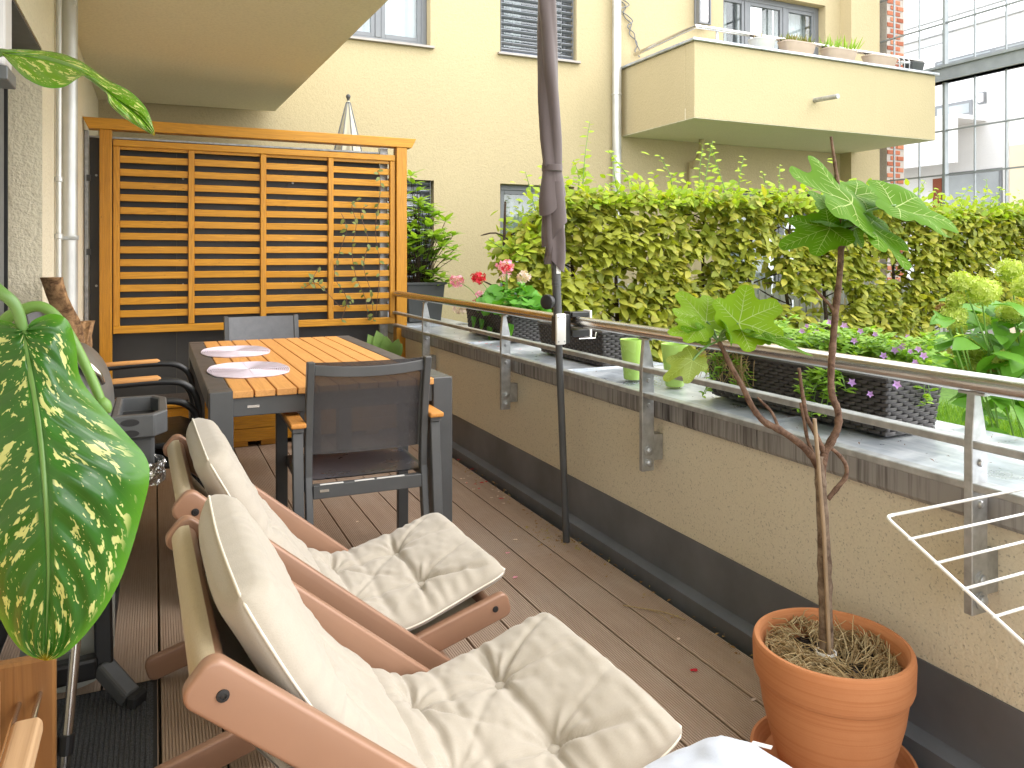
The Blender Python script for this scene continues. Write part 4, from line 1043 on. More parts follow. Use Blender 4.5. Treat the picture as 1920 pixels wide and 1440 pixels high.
part('canopy_flap', MB().grid(folds(lambda t: 1.175 + .035 * math.cos(t - 2.6), lambda t: 1.40, lambda z: float(np.interp(z, [1.15, 1.2, 1.28, 1.4], [.027, .034, .037, .034])), 4.0, 3, .22, 1.0, 26, 72, 0, 6), False, True), M['canopy'], pa, smooth='all')
for k, (a, z0, z1) in enumerate(((2.5, 1.185, 1.33), (3.4, 1.175, 1.30), (.3, 1.23, 1.45))):
    c = pax(z0); d_ = Vector((math.cos(a), math.sin(a), 0))
    G = np.zeros((16, 7, 3))
    for i in range(16):
        f = i / 15; z = z0 + (z1 - z0) * f; r = .030 + .022 * (1 - f) ** 1.5
        for j in range(7):
            g = (j / 6 - .5); p = pax(z) + d_ * (r - .01 * abs(g)) + Vector((-d_.y, d_.x, 0)) * g * .045 * (1 - .3 * f)
            G[i, j] = p
    part('canopy_flap', MB().grid(G), M['canopy'], pa, smooth='all')
part('strap', MB().lathe([(.0425, -.013), (.0435, -.012), (.0435, .012), (.0425, .013)], pax(1.578), 28), M['canopy'], pa, smooth=True)
part('rib_end', MB().tube([pax(1.28) + Vector((.032, -.02, 0)), pax(1.34) + Vector((.036, -.016, 0))], .004, 8), M['whiteplas'], pa)
cl = thing('railing_clamp', 'white metal and black plastic clamp holding the parasol pole to the handrail', 'clamp', (1.59, 2.87, .88))
pc = pax(.905)
part('front_plate', MB().box(pc.x - .026, pc.x + .020, pc.y - .036, pc.y - .019, .838, .968), M['whiteplas'], cl, .006, seg=2, smooth=True)
for dx_ in (-.017, .011):
    for z in (.852, .954): part('screw', MB().lathe([(.004, 0), (.0035, .002), (0, .0022)], (pc.x + dx_, pc.y - .0361, z), 8, (0, -1, 0)), M['galv'], cl)
part('jaw', MB().box(pc.x - .022, pc.x - .0155, pc.y - .0185, pc.y + .022, .848, .958).box(pc.x + .0155, pc.x + .040, pc.y - .030, pc.y + .030, .842, .965), M['black'], cl, .004)
part('jaw', MB().box(pc.x + .041, pc.x + .047, pc.y - .028, pc.y + .028, .85, .975).box(RX - .03, RX + .055, pc.y - .03, pc.y + .026, .951, .972).box(RX - .03, RX + .055, pc.y - .03, pc.y + .026, .868, .898), M['black'], cl, .003)
part('end_plate', MB().box(RX + .056, RX + .066, pc.y - .032, pc.y + .028, .862, .978), M['whiteplas'], cl, .002)
part('screw_rod', MB().tube([(RX + .0, pc.y - .034, .86), (RX + .08, pc.y - .034, .86), (RX + .085, pc.y - .034, .885)], .003, 8), M['steel'], cl)
# cream parasol tip beyond the screen
ut = P(653, 182, y=6.05)
up = thing('closed_parasol', 'tip of a cream striped parasol standing behind the privacy screen', 'parasol', (ut.x, ut.y, 0))
G = np.zeros((24, 64, 3))
for i in range(24):
    f = i / 23
    for j in range(64):
        a = 2 * PI * j / 64; r = (.010 + .115 * f ** .95) * (1 + .12 * f * math.cos(8 * a)); G[i, j] = (ut.x + r * math.cos(a), ut.y + r * math.sin(a), ut.z - .03 - .52 * f)
part('canopy', MB().grid(G, False, True), M['canopy_light'], up, smooth='all')
for j in range(8):
    a = 2 * PI * j / 8 + .1; pts = [(ut.x + (.012 + .130 * f ** .95) * math.cos(a), ut.y + (.012 + .130 * f ** .95) * math.sin(a), ut.z - .03 - .52 * f) for f in np.linspace(.03, 1, 10)]
    part('hem_cord', MB().tube(pts, .0045, 5), M['winframe'], up)
part('finial', MB().lathe([(0, .024), (.014, .018), (.019, .006), (.016, -.008), (.010, -.016), (.010, -.032)], tuple(ut), 16), M['anthra'], up, smooth=True)
part('pole', MB().cyl((ut.x, ut.y, 0), (ut.x, ut.y, ut.z - .04), .016, 12), M['anthra'], up, smooth=True)

# ================================================================== TERRACOTTA POT, SAUCER, FIG
pcx, pcy = 1.440, 1.330
sa = part('saucer', MB().lathe([(0, .0005), (.150, .0005), (.163, .008), (.180, .034), (.183, .040), (.176, .041), (.170, .034), (.154, .014), (0, .012)], (pcx, pcy, 0), 64), M['terra'], smooth=True)
tag(sa, 'round terracotta saucer under the large fig pot', 'saucer')
pot = thing('plant_pot', 'large terracotta pot with a banded rim in the corner by the parapet', 'pot', (pcx, pcy, .0125))
part('pot_body', MB().lathe([(0, .013), (.112, .013), (.120, .020), (.140, .085), (.156, .150), (.164, .205), (.166, .216), (.170, .218), (.173, .222), (.176, .232), (.178, .285), (.1765, .298), (.173, .304), (.166, .3045), (.161, .300), (.158, .285), (.150, .25), (.146, .20)], (pcx, pcy, 0), 72), M['terra'], pot, smooth=True)
part('soil', MB().lathe([(0, .245), (.06, .250), (.11, .246), (.150, .240), (.150, .2), (0, .2)], (pcx, pcy, 0), 40), M['soil'], pot, smooth=True)
m = MB()
for k in range(750):
    a = RS.uniform(0, 2 * PI); r = .147 * math.sqrt(RS.uniform(.03, 1)); x = pcx + r * math.cos(a); y = pcy + r * math.sin(a)
    if math.hypot(x - 1.447, y - 1.322) < .02: continue
    L = RS.uniform(.04, .12); an = (.5 if x > pcx else 2.2) + RS.normal(0, .55); up_ = RS.uniform(0, .10)
    hump = .030 * vnoise(x * 22, y * 22, 4) + .016
    ex = x + L * math.cos(an); ey = y + L * math.sin(an); rr = math.hypot(ex - pcx, ey - pcy)
    if rr > .150: ex = pcx + (ex - pcx) * .150 / rr; ey = pcy + (ey - pcy) * .150 / rr
    p0 = Vector((x, y, .248 + max(0, hump))); p2 = Vector((ex, ey, .252 + max(0, hump) * .6 + (.05 * RS.rand() if RS.rand() < .10 else .0)))
    p1 = (p0 + p2) / 2 + Vector((0, 0, .010 + .012 * RS.rand()))
    m.tube([p0, p1, p2], [.0013, .0013, .0008], 4, cap=False)
part('straw_mulch', m, M['straw'], pot, kind='stuff')

fg = thing('fig_tree', 'young fig tree with large lobed leaves growing in the terracotta pot', 'tree', (1.447, 1.322, .25))
DT = 1.80
def pp_(l, d0=DT): return [P(u, v, d=d0 + (q[0] if q else 0)) for u, v, *q in l]
def limb(name, l, r0, r1, mat, par, knots=True, n=8):
    pts = bez(pp_(l), 5); k = len(pts); rr = [r0 + (r1 - r0) * i / (k - 1) for i in range(k)]
    if knots: rr = [r * (1 + .16 * (RS.rand() < .22) + RS.uniform(-.05, .07)) for r in rr]
    return part(name, MB().tube(pts, rr, 12), mat, par, smooth='all')
limb('trunk', [(1549, 1262), (1549, 1200), (1547, 1100), (1544, 1000), (1540, 930), (1537, 880), (1535, 855)], .0165, .0105, M['trunkbark'], fg)
limb('branch', [(1541, 905), (1545, 855), (1560, 825), (1571, 800), (1571, 770), (1560, 740), (1558, 700), (1562, 640), (1567, 580), (1574, 520), (1577, 460), (1575, 400)], .0085, .0066, M['bark'], fg)
limb('branch', [(1575, 402), (1571, 350), (1565, 305), (1558, 256)], .0055, .0028, M['bark'], fg)
limb('branch', [(1540, 890), (1524, 858), (1500, 832), (1462, 806), (1432, 790), (1410, 762), (1392, 725), (1370, 685), (1348, 640)], .0092, .0052, M['bark'], fg)
limb('branch', [(1547, 852), (1530, 815), (1513, 782), (1505, 740), (1498, 690)], .0065, .0035, M['bark'], fg)
limb('branch', [(1535, 870), (1516, 830), (1508, 790), (1501, 755)], .0045, .003, M['bark'], fg)
limb('branch', [(1462, 808), (1448, 775), (1430, 755), (1420, 745)], .004, .002, M['bark'], fg)
limb('branch', [(1552, 836), (1572, 852), (1586, 872), (1586, 893), (1572, 912), (1552, 936)], .004, .006, M['bark'], fg)
limb('branch', [(1566, 588), (1556, 572), (1540, 555), (1526, 540)], .0045, .002, M['bark'], fg)
limb('branch', [(1577, 470), (1588, 440), (1600, 425), (1606, 408)], .0065, .004, M['bark'], fg)
stk = part('plant_stake', MB().tube(pp_([(1527, 785, -.02), (1533, 850, -.022), (1545, 1000, -.022), (1556, 1245, -.022)]), .0048, 10), M['stake'], smooth=True)
tag(stk, 'thin bamboo stake tied beside the fig trunk in the pot', 'stake')
o = part('plant_tie', MB().lathe([(.020, -.006), (.0235, -.006), (.0235, .006), (.020, .006)], P(1549, 1226, d=DT - .004), 24, (.05, .1, 1), closed=True), M['whiteplas'], smooth=True); tag(o, 'white plastic tie round the base of the fig trunk', 'plant tie')
LOBES = [(0, 1.0, .46), (50, .90, .42), (-50, .90, .42), (104, .70, .48), (-104, .70, .48)]
def fig_leaf(base, tip, width=.9, nrm=(0, -.3, 1), mat='fig', curl=.2, petiole=None, fold=.12, seed=0):
    base = Vector(base); tip = Vector(tip); d = tip - base; L = d.length; d.normalize(); nrm = Vector(nrm); nrm = (nrm - d * nrm.dot(d)).normalized(); x = d.cross(nrm)
    NA, NR = 96, 9; pts = np.zeros((NR, NA, 3))
    def lift(px, py): return -curl * (px * px * .8 + max(0, py) ** 2 * .9) + fold * abs(px) + .045 * math.sin(6 * px + seed) * math.sin(5 * py + seed * 2)
    def W3(px, py, dz=0):
        z = lift(px, py) + dz; p = base + (x * px * width + d * py + nrm * z) * L; return p
    rad = []
    for k in range(NA):
        a = -PI + 2 * PI * k / NA; r = .68 if abs(a) < 1.5 else .50
        for la, ll, lw in LOBES:
            da = (a - math.radians(la) + PI) % (2 * PI) - PI; r = max(r, ll * math.exp(-(abs(da) / lw) ** 3.4)) if abs(da) < 1.2 else r
        if abs(a) > 2.45: r *= 1 - .55 * (abs(a) - 2.45) / .69
        r *= 1 + .018 * math.sin(k * 2.1 + seed) ; rad.append(r)
    rad = np.array(rad); rad = (np.roll(rad, 1) + 2 * rad + np.roll(rad, -1)) / 4
    for i in range(NR):
        f = (i + .001) / (NR - 1)
        for k in range(NA):
            a = -PI + 2 * PI * k / NA; pts[i, k] = W3(math.sin(a) * rad[k] * f, math.cos(a) * rad[k] * f)
    o = part('leaf', MB().grid(pts, False, True), M[mat], fg, smooth='all')
    m = MB()
    def vein(a0, r0, r1, w, a1=None, n=7):
        pl = []
        for i in range(n):
            f = i / (n - 1); r = r0[0] + (r1[0] - r0[0]) * f if isinstance(r0, tuple) else r0 + (r1 - r0) * f
            pl.append((math.sin(a0) * r, math.cos(a0) * r))
        return pl
    def strip(pl, w0, w1):
        for sgn in (.006, -.006):
            vs = []; fs = []
            for i, (px, py) in enumerate(pl):
                q0 = pl[min(i + 1, len(pl) - 1)]; q1 = pl[max(i - 1, 0)]; tx, ty = q0[0] - q1[0], q0[1] - q1[1]; ll = math.hypot(tx, ty) or 1; w = w0 + (w1 - w0) * i / (len(pl) - 1)
                vs += [W3(px - ty / ll * w, py + tx / ll * w, sgn), W3(px + ty / ll * w, py - tx / ll * w, sgn)]
            fs = [(2 * i, 2 * i + 1, 2 * i + 3, 2 * i + 2) for i in range(len(pl) - 1)]; m.add(vs, fs)
    for la, ll, lw in LOBES:
        a = math.radians(la); strip([(math.sin(a) * ll * .95 * f, math.cos(a) * ll * .95 * f) for f in np.linspace(0, 1, 10)], .010, .003)
        for f in (.28, .42, .56, .70, .82):
            for s in (-1, 1):
                p0 = np.array((math.sin(a), math.cos(a))) * ll * f; a2 = a + s * math.radians(48); ln = ll * .30 * (1 - f * .55) * (.8 if ll < .7 else 1)
                p1 = p0 + np.array((math.sin(a2), math.cos(a2))) * ln
                an = math.atan2(p1[0], p1[1]); kk = int((an + PI) / (2 * PI) * NA) % NA
                if np.hypot(*p1) > rad[kk] * .97: p1 = p1 * rad[kk] * .95 / np.hypot(*p1)
                strip([tuple(p0 + (p1 - p0) * t) for t in np.linspace(0, 1, 6)], .0042, .0018)
    part('veins', m, M['figvein'], o)
    if petiole is not None:
        mid = (base + Vector(petiole)) / 2 + Vector((0, 0, .008)); part('petiole', MB().tube(bez([petiole, mid, base + nrm * .0], 6), .0026, 8), M['midrib'], fg, smooth='all')
    return o
fl = lambda u, v, dd=0: P(u, v, d=DT + dd)
top_ = fl(1576, 425); cr = fl(1600, 425)
fig_leaf(fl(1592, 385, -.05), fl(1490, 312, -.12), .75, (.2, -.75, .6), petiole=fl(1576, 430), curl=.12, seed=1)
fig_leaf(fl(1680, 385, -.02), fl(1803, 424, .02), .62, (.15, -.75, .75), petiole=fl(1578, 418), curl=.1, seed=2)
fig_leaf(fl(1603, 368, .05), fl(1672, 352, .12), .62, (0, -.6, .8), petiole=fl(1578, 410), curl=.15, seed=3)
fig_leaf(fl(1560, 420, -.01), fl(1478, 400, .08), .55, (0, -.55, .9), petiole=top_, curl=.15, seed=4)
fig_leaf(fl(1555, 430, -.02), fl(1466, 456, -.05), .62, (-.1, -.8, .6), petiole=fl(1577, 440), curl=.12, seed=5)
fig_leaf(fl(1628, 425, -.03), fl(1712, 498, -.10), .80, (.25, -.85, .5), petiole=fl(1585, 438), curl=.12, seed=6)
fig_leaf(fl(1598, 424, .02), fl(1622, 462, .03), .9, (0, -.9, .4), petiole=fl(1582, 440), curl=.1, seed=7)
fig_leaf(fl(1606, 405, .04), fl(1668, 422, .06), .8, (.1, -.75, .6), petiole=fl(1582, 430), curl=.1, seed=8)
fig_leaf(fl(1565, 402, .06), fl(1556, 360, .14), .9, (0, -.7, .5), petiole=top_, curl=.1, seed=9)
jn = fl(1346, 640)
fig_leaf(fl(1325, 603, .0), fl(1272, 545, .05), .85, (-.1, -.80, .6), petiole=jn, curl=.08, seed=10, mat='figlight')
fig_leaf(fl(1385, 606, -.02), fl(1468, 566, .02), .80, (.1, -.85, .6), petiole=jn, curl=.08, seed=11, mat='figlight')
fig_leaf(fl(1306, 618, -.03), fl(1254, 622, -.05), .7, (-.1, -.75, .6), petiole=jn, curl=.12, seed=12, mat='figlight')
fig_leaf(fl(1298, 676, -.04), fl(1250, 706, -.08), .62, (-.2, -.8, .6), 'figold', petiole=jn, curl=.25, seed=13)
fig_leaf(fl(1430, 632, -.03), fl(1525, 664, -.08), .42, (.1, -.45, 1), petiole=jn, curl=.1, seed=14)
fig_leaf(fl(1362, 618, -.03), fl(1384, 636, -.08), .7, (0, -.9, -.2), petiole=jn, curl=.4, seed=15)
fig_leaf(fl(1385, 618, -.02), fl(1428, 612, -.06), .5, (.2, -.5, .3), petiole=jn, curl=.4, seed=16)
fig_leaf(fl(1425, 622, -.02), fl(1465, 634, -.05), .55, (.2, -.8, .1), petiole=jn, curl=.5, seed=17)
fig_leaf(fl(1325, 632, -.01), fl(1295, 622, -.07), .4, (0, -.8, -.2), petiole=jn, curl=.4, seed=18)

# ================================================================== DRYING RACK
ca = Vector((1.156, .95, .75)); e1 = Vector((1, 0, 0)); e2 = Vector((0, -.235, -.114)).normalized(); L1, L2 = .43, .46
dk = thing('drying_rack', 'white wire drying rack folded out by the railing, one corner in view', 'drying rack', (ca.x, ca.y, 0))
c1_, c2_, c3_ = ca + e1 * L1, ca + e2 * L2, ca + e1 * L1 + e2 * L2
part('frame', MB().tube(bez([ca + e1 * .02, ca + (e1 + e2) * .003, ca + e2 * .02], 5) + [c2_, c3_, c1_, ca + e1 * .02], .0030, 8), M['whitewire'], dk, smooth='all')
for k in range(1, 8):
    p = ca + e2 * (L2 * k / 8.6); part('wire', MB().tube([p - e1 * .004, p + e1 * L1], .0024, 8), M['whitewire'], dk, smooth='all')
for a in (c3_, c1_): part('leg', MB().tube([a, (a.x - .02, a.y - .03, 0)], .007, 10), M['whitewire'], dk, smooth='all')

# ================================================================== WICKER BOXES AND THEIR PLANTS
CZ = .7005
def wicker_box(label, x0, x1, y0, y1, h, flare, mats='wicker', cell=.021, rows=13):
    t = thing('wicker_planter', label, 'planter', ((x0 + x1) / 2, (y0 + y1) / 2, CZ), 0, 'dark wicker flower boxes on the parapet')
    q0 = [(x0, y0), (x1, y0), (x1, y1), (x0, y1)]; q1 = [(x0 - flare, y0 - flare), (x1 + flare, y0 - flare), (x1 + flare, y1 + flare), (x0 - flare, y1 + flare)]
    z0, z1 = CZ + .004, CZ + h
    core = MB()
    ins = lambda q, e: [(q[0][0] + e, q[0][1] + e), (q[1][0] - e, q[1][1] + e), (q[2][0] - e, q[2][1] - e), (q[3][0] + e, q[3][1] - e)]
    c0_, c1_ = ins(q0, .006), ins(q1, .006); vs = [(*p, CZ + .001) for p in c0_] + [(*p, z1 - .004) for p in c1_] + [(*p, z1 - .004) for p in ins(q1, .014)] + [(*p, z1 - .05) for p in ins(q1, .016)]
    core.add(vs, [(3, 2, 1, 0)] + [(a + i, a + (i + 1) % 4, a + 4 + (i + 1) % 4, a + 4 + i) for a in (0, 4, 8) for i in range(4)])
    part('shell', core, M['black'], t)
    part('soil', MB().box(x0 + .003, x1 - .003, y0 + .003, y1 - .003, z1 - .06, z1 - .03), M['soil'], t)
    for s in range(4):
        A0, B0, A1, B1 = Vector((*q0[s], z0)), Vector((*q0[(s + 1) % 4], z0)), Vector((*q1[s], z1)), Vector((*q1[(s + 1) % 4], z1))
        L = (B0 - A0).length; cols = max(5, int(L / cell)); nrm = (B0 - A0).cross(A1 - A0).normalized(); m = MB()
        for i in range(rows):
            f0, f1 = (i + .06) / rows, (i + .94) / rows; fm = (f0 + f1) / 2
            for j in range(-1, cols):
                if (i + j) % 2: continue
                g = [min(max((j + q) / cols, 0), 1) for q in (.04, .5, 1.5, 1.96)]
                if g[3] - g[0] < .004: continue
                hh = [-.003, .0035, .0035, -.003]; vs = []
                for gg, h_ in zip(g, hh):
                    for f, e in ((f0, -.0016), (fm, .001), (f1, -.0016)):
                        b = A0.lerp(A1, f); c = B0.lerp(B1, f); vs.append(b.lerp(c, gg) + nrm * (h_ + e))
                m.add(vs, [(3 * a + b, 3 * a + 3 + b, 3 * a + 4 + b, 3 * a + 1 + b) for a in range(3) for b in range(2)])
        part('woven_side', m, M[mats], t, kind='stuff', smooth='all')
    rim = [Vector((*p, z1)) for p in q1]
    for i in range(4): part('rim', MB().bar(rim[i], rim[(i + 1) % 4], .012, .010, e0=.005, e1=.005), M[mats], t, .003)
    return t
w1 = wicker_box('dark wicker flower box with red and pink geraniums, the farthest of the wicker boxes', 1.925, 2.13, 4.16, 4.86, .17, .014)
w2 = wicker_box('dark wicker box standing bare between the parasol pole and the green cup', 1.865, 2.06, 3.04, 3.66, .16, .014)
w3 = wicker_box('dark wicker flower box with trailing violet petunias, nearest of the wicker boxes', 1.845, 2.04, 1.515, 2.25, .165, .016, rows=14)
def cup(label, u, v, h, r):
    c = P(u, v, z=CZ); t = tag(part('green_cup', MB().lathe([(0, .001), (r * .66, .001), (r * .70, .006), (r * .80, h * .4), (r * 1.0, h - .003), (r * .99, h), (r * .95, h - .002), (r * .76, h * .4), (r * .6, .012), (0, .012)], (c.x, c.y, CZ), 40), M['cup'], smooth=True), label, 'cup', 'green cups on the parapet'); return c
cup('empty lime green cup left of the railing post on the parapet', 1186, 711, .165, .052)
cup('lime green cup half hidden behind the drooping fig leaf', 1265, 724, .165, .052)

# geranium
gc = Vector((2.02, 4.45, CZ + .17))
ge = thing('geranium', 'geranium with scalloped green leaves and red and pink flower heads', 'flowering plant', tuple(gc))
n = 330; a = RS.uniform(0, 2 * PI, n); r = RS.uniform(.1, 1, n) ** .5
pos = np.stack([gc.x + .17 * r * np.cos(a), gc.y - .06 + .40 * r * np.sin(a), gc.z + RS.uniform(-.02, .20, n) * (1.15 - r * .8)], 1)
dirn = np.stack([np.cos(a) + rnd(n) * .6, np.sin(a) + rnd(n) * .6, rnd(n) * .4 - .1], 1); nr = np.stack([np.cos(a) * .7 - .1, np.sin(a) * .4 - .5, np.ones(n) * .9], 1) + np.random.RandomState(3).normal(0, .25, (n, 3))
leaves(ge, M['geran'], round_tpl(11), pos, rots(dirn, nr), RS.uniform(.045, .085, n), 240)
for u, v in ((905, 610), (920, 625), (890, 605), (960, 620)):      # hanging leaves over the wicker
    p = P(u, v, x=1.895); o = part('leaf', MB().add([tuple(p + Vector((-.01 - .01 * math.cos(k), .045 * math.sin(k * .63), .045 * math.cos(k * .63)))) for k in range(10)] + [tuple(p)], [(10, k, (k + 1) % 10) for k in range(10)]), M['geran'], ge)
def flower_head(parent, c, r, mat, n, fr=.016, stem=None, name='flower_head', squash=.8):
    N = n; ph = np.arccos(1 - 2 * (np.arange(N) + .5) / N); th = PI * (1 + 5 ** .5) * np.arange(N)
    d = np.stack([np.sin(ph) * np.cos(th), np.sin(ph) * np.sin(th), np.cos(ph) * squash], 1); d += RS.normal(0, .12, d.shape)
    pos = np.array(c)[None] + d * r
    tv = [(0, 0, 0)]; tf = []
    for k in range(5):
        a0 = 2 * PI * k / 5; tv += [(math.cos(a0 - .5) * .8, math.sin(a0 - .5) * .8, .18), (math.cos(a0) * 1.05, math.sin(a0) * 1.05, .22), (math.cos(a0 + .5) * .8, math.sin(a0 + .5) * .8, .18)]
        tf.append((0, 1 + 3 * k, 2 + 3 * k, 3 + 3 * k))
    ax = np.random.RandomState(n).normal(0, 1, d.shape); rt = rots(ax, d)
    me = scatter_mesh(name, (np.array(tv), tf), pos, rt, np.random.RandomState(n + 1).uniform(.8, 1.15, N) * fr); me.materials.append(mat)
    o = bpy.data.objects.new(name, me); C.objects.link(o); o.parent = parent; o.matrix_parent_inverse = Matrix.Translation(-Vector(parent['_w']))
    if stem is not None: part('stem', MB().tube(bez([stem, (Vector(stem) + Vector(c)) / 2 + Vector((0, 0, .03)), Vector(c)], 6), .0028, 6), M['greenstem'], parent)
    return o
for u, v, x, r, mt, n in ((897, 522, 1.93, .040, 'red', 34), (948, 500, 1.96, .042, 'pink', 40), (950, 503, 1.925, .020, 'red', 10), (856, 527, 1.99, .046, 'pink', 40), (982, 520, 2.02, .032, 'palepink', 22), (862, 578, 1.94, .042, 'palepink', 26), (900, 552, 1.88, .022, 'pink', 12), (893, 565, 1.88, .018, 'red', 8), (946, 520, 1.98, .026, 'palepink', 12)):
    c = P(u, v, x=x); flower_head(ge, tuple(c), r, M[mt], n, .017 if r > .03 else .014, stem=(gc.x + (c.x - gc.x) * .3, gc.y + (c.y - gc.y) * .4, gc.z))

# petunias
pt = thing('trailing_petunia', 'trailing petunia with small leaves and violet flowers spilling from the nearest wicker box', 'flowering plant', (1.94, 1.88, CZ + .165))
def sprigs(parent, cs, mat, size, sd, tpl=leaf_tpl(1, .38, .15, .2, 3)):
    rs = np.random.RandomState(sd); pos = []; dr = []; nrm = []; sc = []; st = MB()
    for (c, spread, n, drop) in cs:
        c = np.array(c)
        for k in range(n):
            a = rs.uniform(0, 2 * PI); L = spread * rs.uniform(.4, 1); tipp = c + np.array([math.cos(a) * L, math.sin(a) * L, -drop * rs.uniform(.3, 1) + (1 - drop * 5) * L * rs.uniform(.2, .9)])
            m_ = (c + tipp) / 2 + np.array([0, 0, .03]); pth = bez([tuple(c), tuple(m_), tuple(tipp)], 6); st.tube(pth, .0012, 4, cap=False)
            for i, p in enumerate(pth[2:]):
                for s in range(2):
                    b = rs.uniform(0, 2 * PI); pos.append(p); dr.append((math.cos(b), math.sin(b), rs.uniform(-.1, .8))); nrm.append((rs.normal(0, .3), rs.normal(0, .3) - .3, 1)); sc.append(size * rs.uniform(.6, 1.2))
    part('stems', st, M['greenstem'], parent, kind='stuff')
    leaves(parent, mat, tpl, np.array(pos), rots(np.array(dr), np.array(nrm)), np.array(sc), 120)
zz_ = CZ + .15
cs = [((1.93 + rnd(1)[0] * .05, y, zz_ + .01), .14, 26, -.01) for y in np.linspace(1.55, 2.2, 12)]
cs += [((1.835, 1.68 + k * .05, zz_), .09, 10, .14) for k in range(2)] + [((1.835, 2.10 + k * .05, zz_), .10, 9, .15) for k in range(3)] + [((2.0, 1.52, zz_ - .0), .09, 9, .09)]
sprigs(pt, cs, M['petuleaf'], .034, 5)
for u, v, x in ((1385 + 118, 622, 1.93), (1530, 624, 1.95), (1545, 645, 1.9), (1570, 628, 1.95), (1688, 652, 1.93), (1720, 655, 1.95), (1676, 658, 1.9), (1714, 680, 1.9), (1596, 718, 1.81), (1630, 740, 1.80), (1680, 722, 1.81), (1500, 655, 1.88), (1288, 660, 2.1), (1638, 655, 1.96), (1700, 632, 2.0), (1480, 640, 1.86), (1512, 612, 1.92), (1600, 640, 1.87), (1612, 622, 1.93), (1655, 668, 1.86), (1692, 648, 1.87), (1730, 668, 1.88), (1582, 612, 1.95), (1640, 628, 1.95), (1555, 606, 1.96), (1705, 660, 1.86)):
    c = P(u, v, x=x); N = 10; vs = [tuple(c)]; ax = Vector((-.5, -.8, .35)).normalized(); e = ax.orthogonal().normalized(); f = ax.cross(e)
    rr = RS.uniform(.007, .012)
    for k in range(N): a_ = 2 * PI * k / N; vs.append(tuple(c + ax * .008 + (e * math.cos(a_) + f * math.sin(a_)) * rr * (1.15 if k % 2 else .62)))
    part('flower', MB().add(vs, [(0, 1 + k, 1 + (k + 1) % N) for k in range(N)]), M['purple'], pt, smooth='all')
# dry trailing stems at the left end of the nearest box
m = MB()
for k in range(60):
    y = RS.uniform(2.02, 2.27); p = Vector((1.84, y, zz_ - .0)); m.tube(bez([p, p + Vector((-.03, RS.uniform(-.04, .04), RS.uniform(-.02, .03))), p + Vector((-.045, RS.uniform(-.08, .06), RS.uniform(-.11, -.02)))], 4), .0011, 4, cap=False)
part('dry_stems', m, M['straw'], pt, kind='stuff')

# rhododendron in a grey tub behind the screen
rc = P(790, 604, z=CZ); rc = Vector((1.93, 5.93, CZ))
tubp = thing('plant_tub', 'square dark grey plastic tub on the parapet just behind the trellis', 'pot', tuple(rc))
def sq_tub(x, y, r0, r1, h, z):
    vs = []; 
    for r, zz in ((r0, z), (r1, z + h), (r1 + .012, z + h), (r1 + .012, z + h + .02), (r1 - .008, z + h + .02), (r1 - .014, z + h - .05)):
        vs += [(x - r, y - r, zz), (x + r, y - r, zz), (x + r, y + r, zz), (x - r, y + r, zz)]
    return MB().add(vs, [(3, 2, 1, 0), (20, 21, 22, 23)] + [(a + i, a + (i + 1) % 4, a + 4 + (i + 1) % 4, a + 4 + i) for a in (0, 4, 8, 12, 16) for i in range(4)])
part('tub', sq_tub(rc.x, rc.y, .13, .155, .29, CZ), M['plastpot'], tubp, .004)
part('soil', MB().box(rc.x - .13, rc.x + .13, rc.y - .13, rc.y + .13, CZ + .2, CZ + .26), M['soil'], tubp)
rh = thing('rhododendron', 'evergreen shrub with whorls of long glossy leaves in the grey tub', 'shrub', (rc.x, rc.y, CZ + .26))
pos = []; dr = []; nr = []; sc = []; st = MB()
for k in range(86):
    a = RS.uniform(0, 2 * PI); rr = RS.uniform(.03, .34); hh = RS.uniform(.0, .74) * (1.1 - rr); c = np.array([rc.x + rr * math.cos(a), rc.y + rr * math.sin(a) * .9, CZ + .28 + hh])
    if k < 8: 
        u, v = ((800, 400), (838, 440), (775, 345), (850, 470), (812, 490), (770, 330), (785, 430), (835, 415))[k]; c = np.array(P(u, v, y=5.9))
    st.tube(bez([(rc.x + .2 * (c[0] - rc.x), rc.y + .2 * (c[1] - rc.y), CZ + .26), tuple((np.array(rc) + [0, 0, .3] + c) / 2), tuple(c)], 6), [.0028] * 12 + [.002], 5, cap=False)
    for i in range(8):
        b = 2 * PI * i / 8 + rnd(1)[0] * .3; pos.append(c); dr.append((math.cos(b), math.sin(b), RS.uniform(-.05, .9))); nr.append((0, -.1, 1)); sc.append(RS.uniform(.09, .14))
part('branches', st, M['hedgebark'], rh)
leaves(rh, M['rhodo'], leaf_tpl(1, .40, .15, .2, 5, .8), np.array(pos), rots(np.array(dr), np.array(nr)), np.array(sc), 300, key=np.array([p[1] for p in pos]))

# hosta and climbing plant
hc = Vector((1.47, 5.33, .32))
ho = thing('hosta', 'hosta with cream edged leaves in the planter box beside the trellis post', 'plant', tuple(hc))
for u, v, w_ in ((700, 640, .10), (715, 634, .09), (729, 645, .11), (690, 652, .09), (708, 655, .10), (748, 650, .07), (740, 662, .08), (722, 660, .10), (752, 658, .075)):
    tp = P(u, v - 10, y=5.26); bs = Vector((hc.x + (tp.x - hc.x) * .6, hc.y, .50)); m4 = rots(np.array([tuple(tp - bs)]), np.array([(.1, -.8, .5)]))[0]
    me = leaf_mesh('leaf', leaf_tpl(1, .75, .2, .35, 7, .8)); me.materials.append(M['hosta']); o = bpy.data.objects.new('leaf', me); C.objects.link(o); o.parent = ho; o.matrix_parent_inverse = Matrix.Translation(-hc)
    o.matrix_basis = mat4(np.array(bs), m4, (tp - bs).length * .95)
    part('stem', MB().tube(bez([hc, (hc + bs) / 2 + Vector((0, 0, .03)), bs], 4), .004, 6), M['greenstem'], ho)
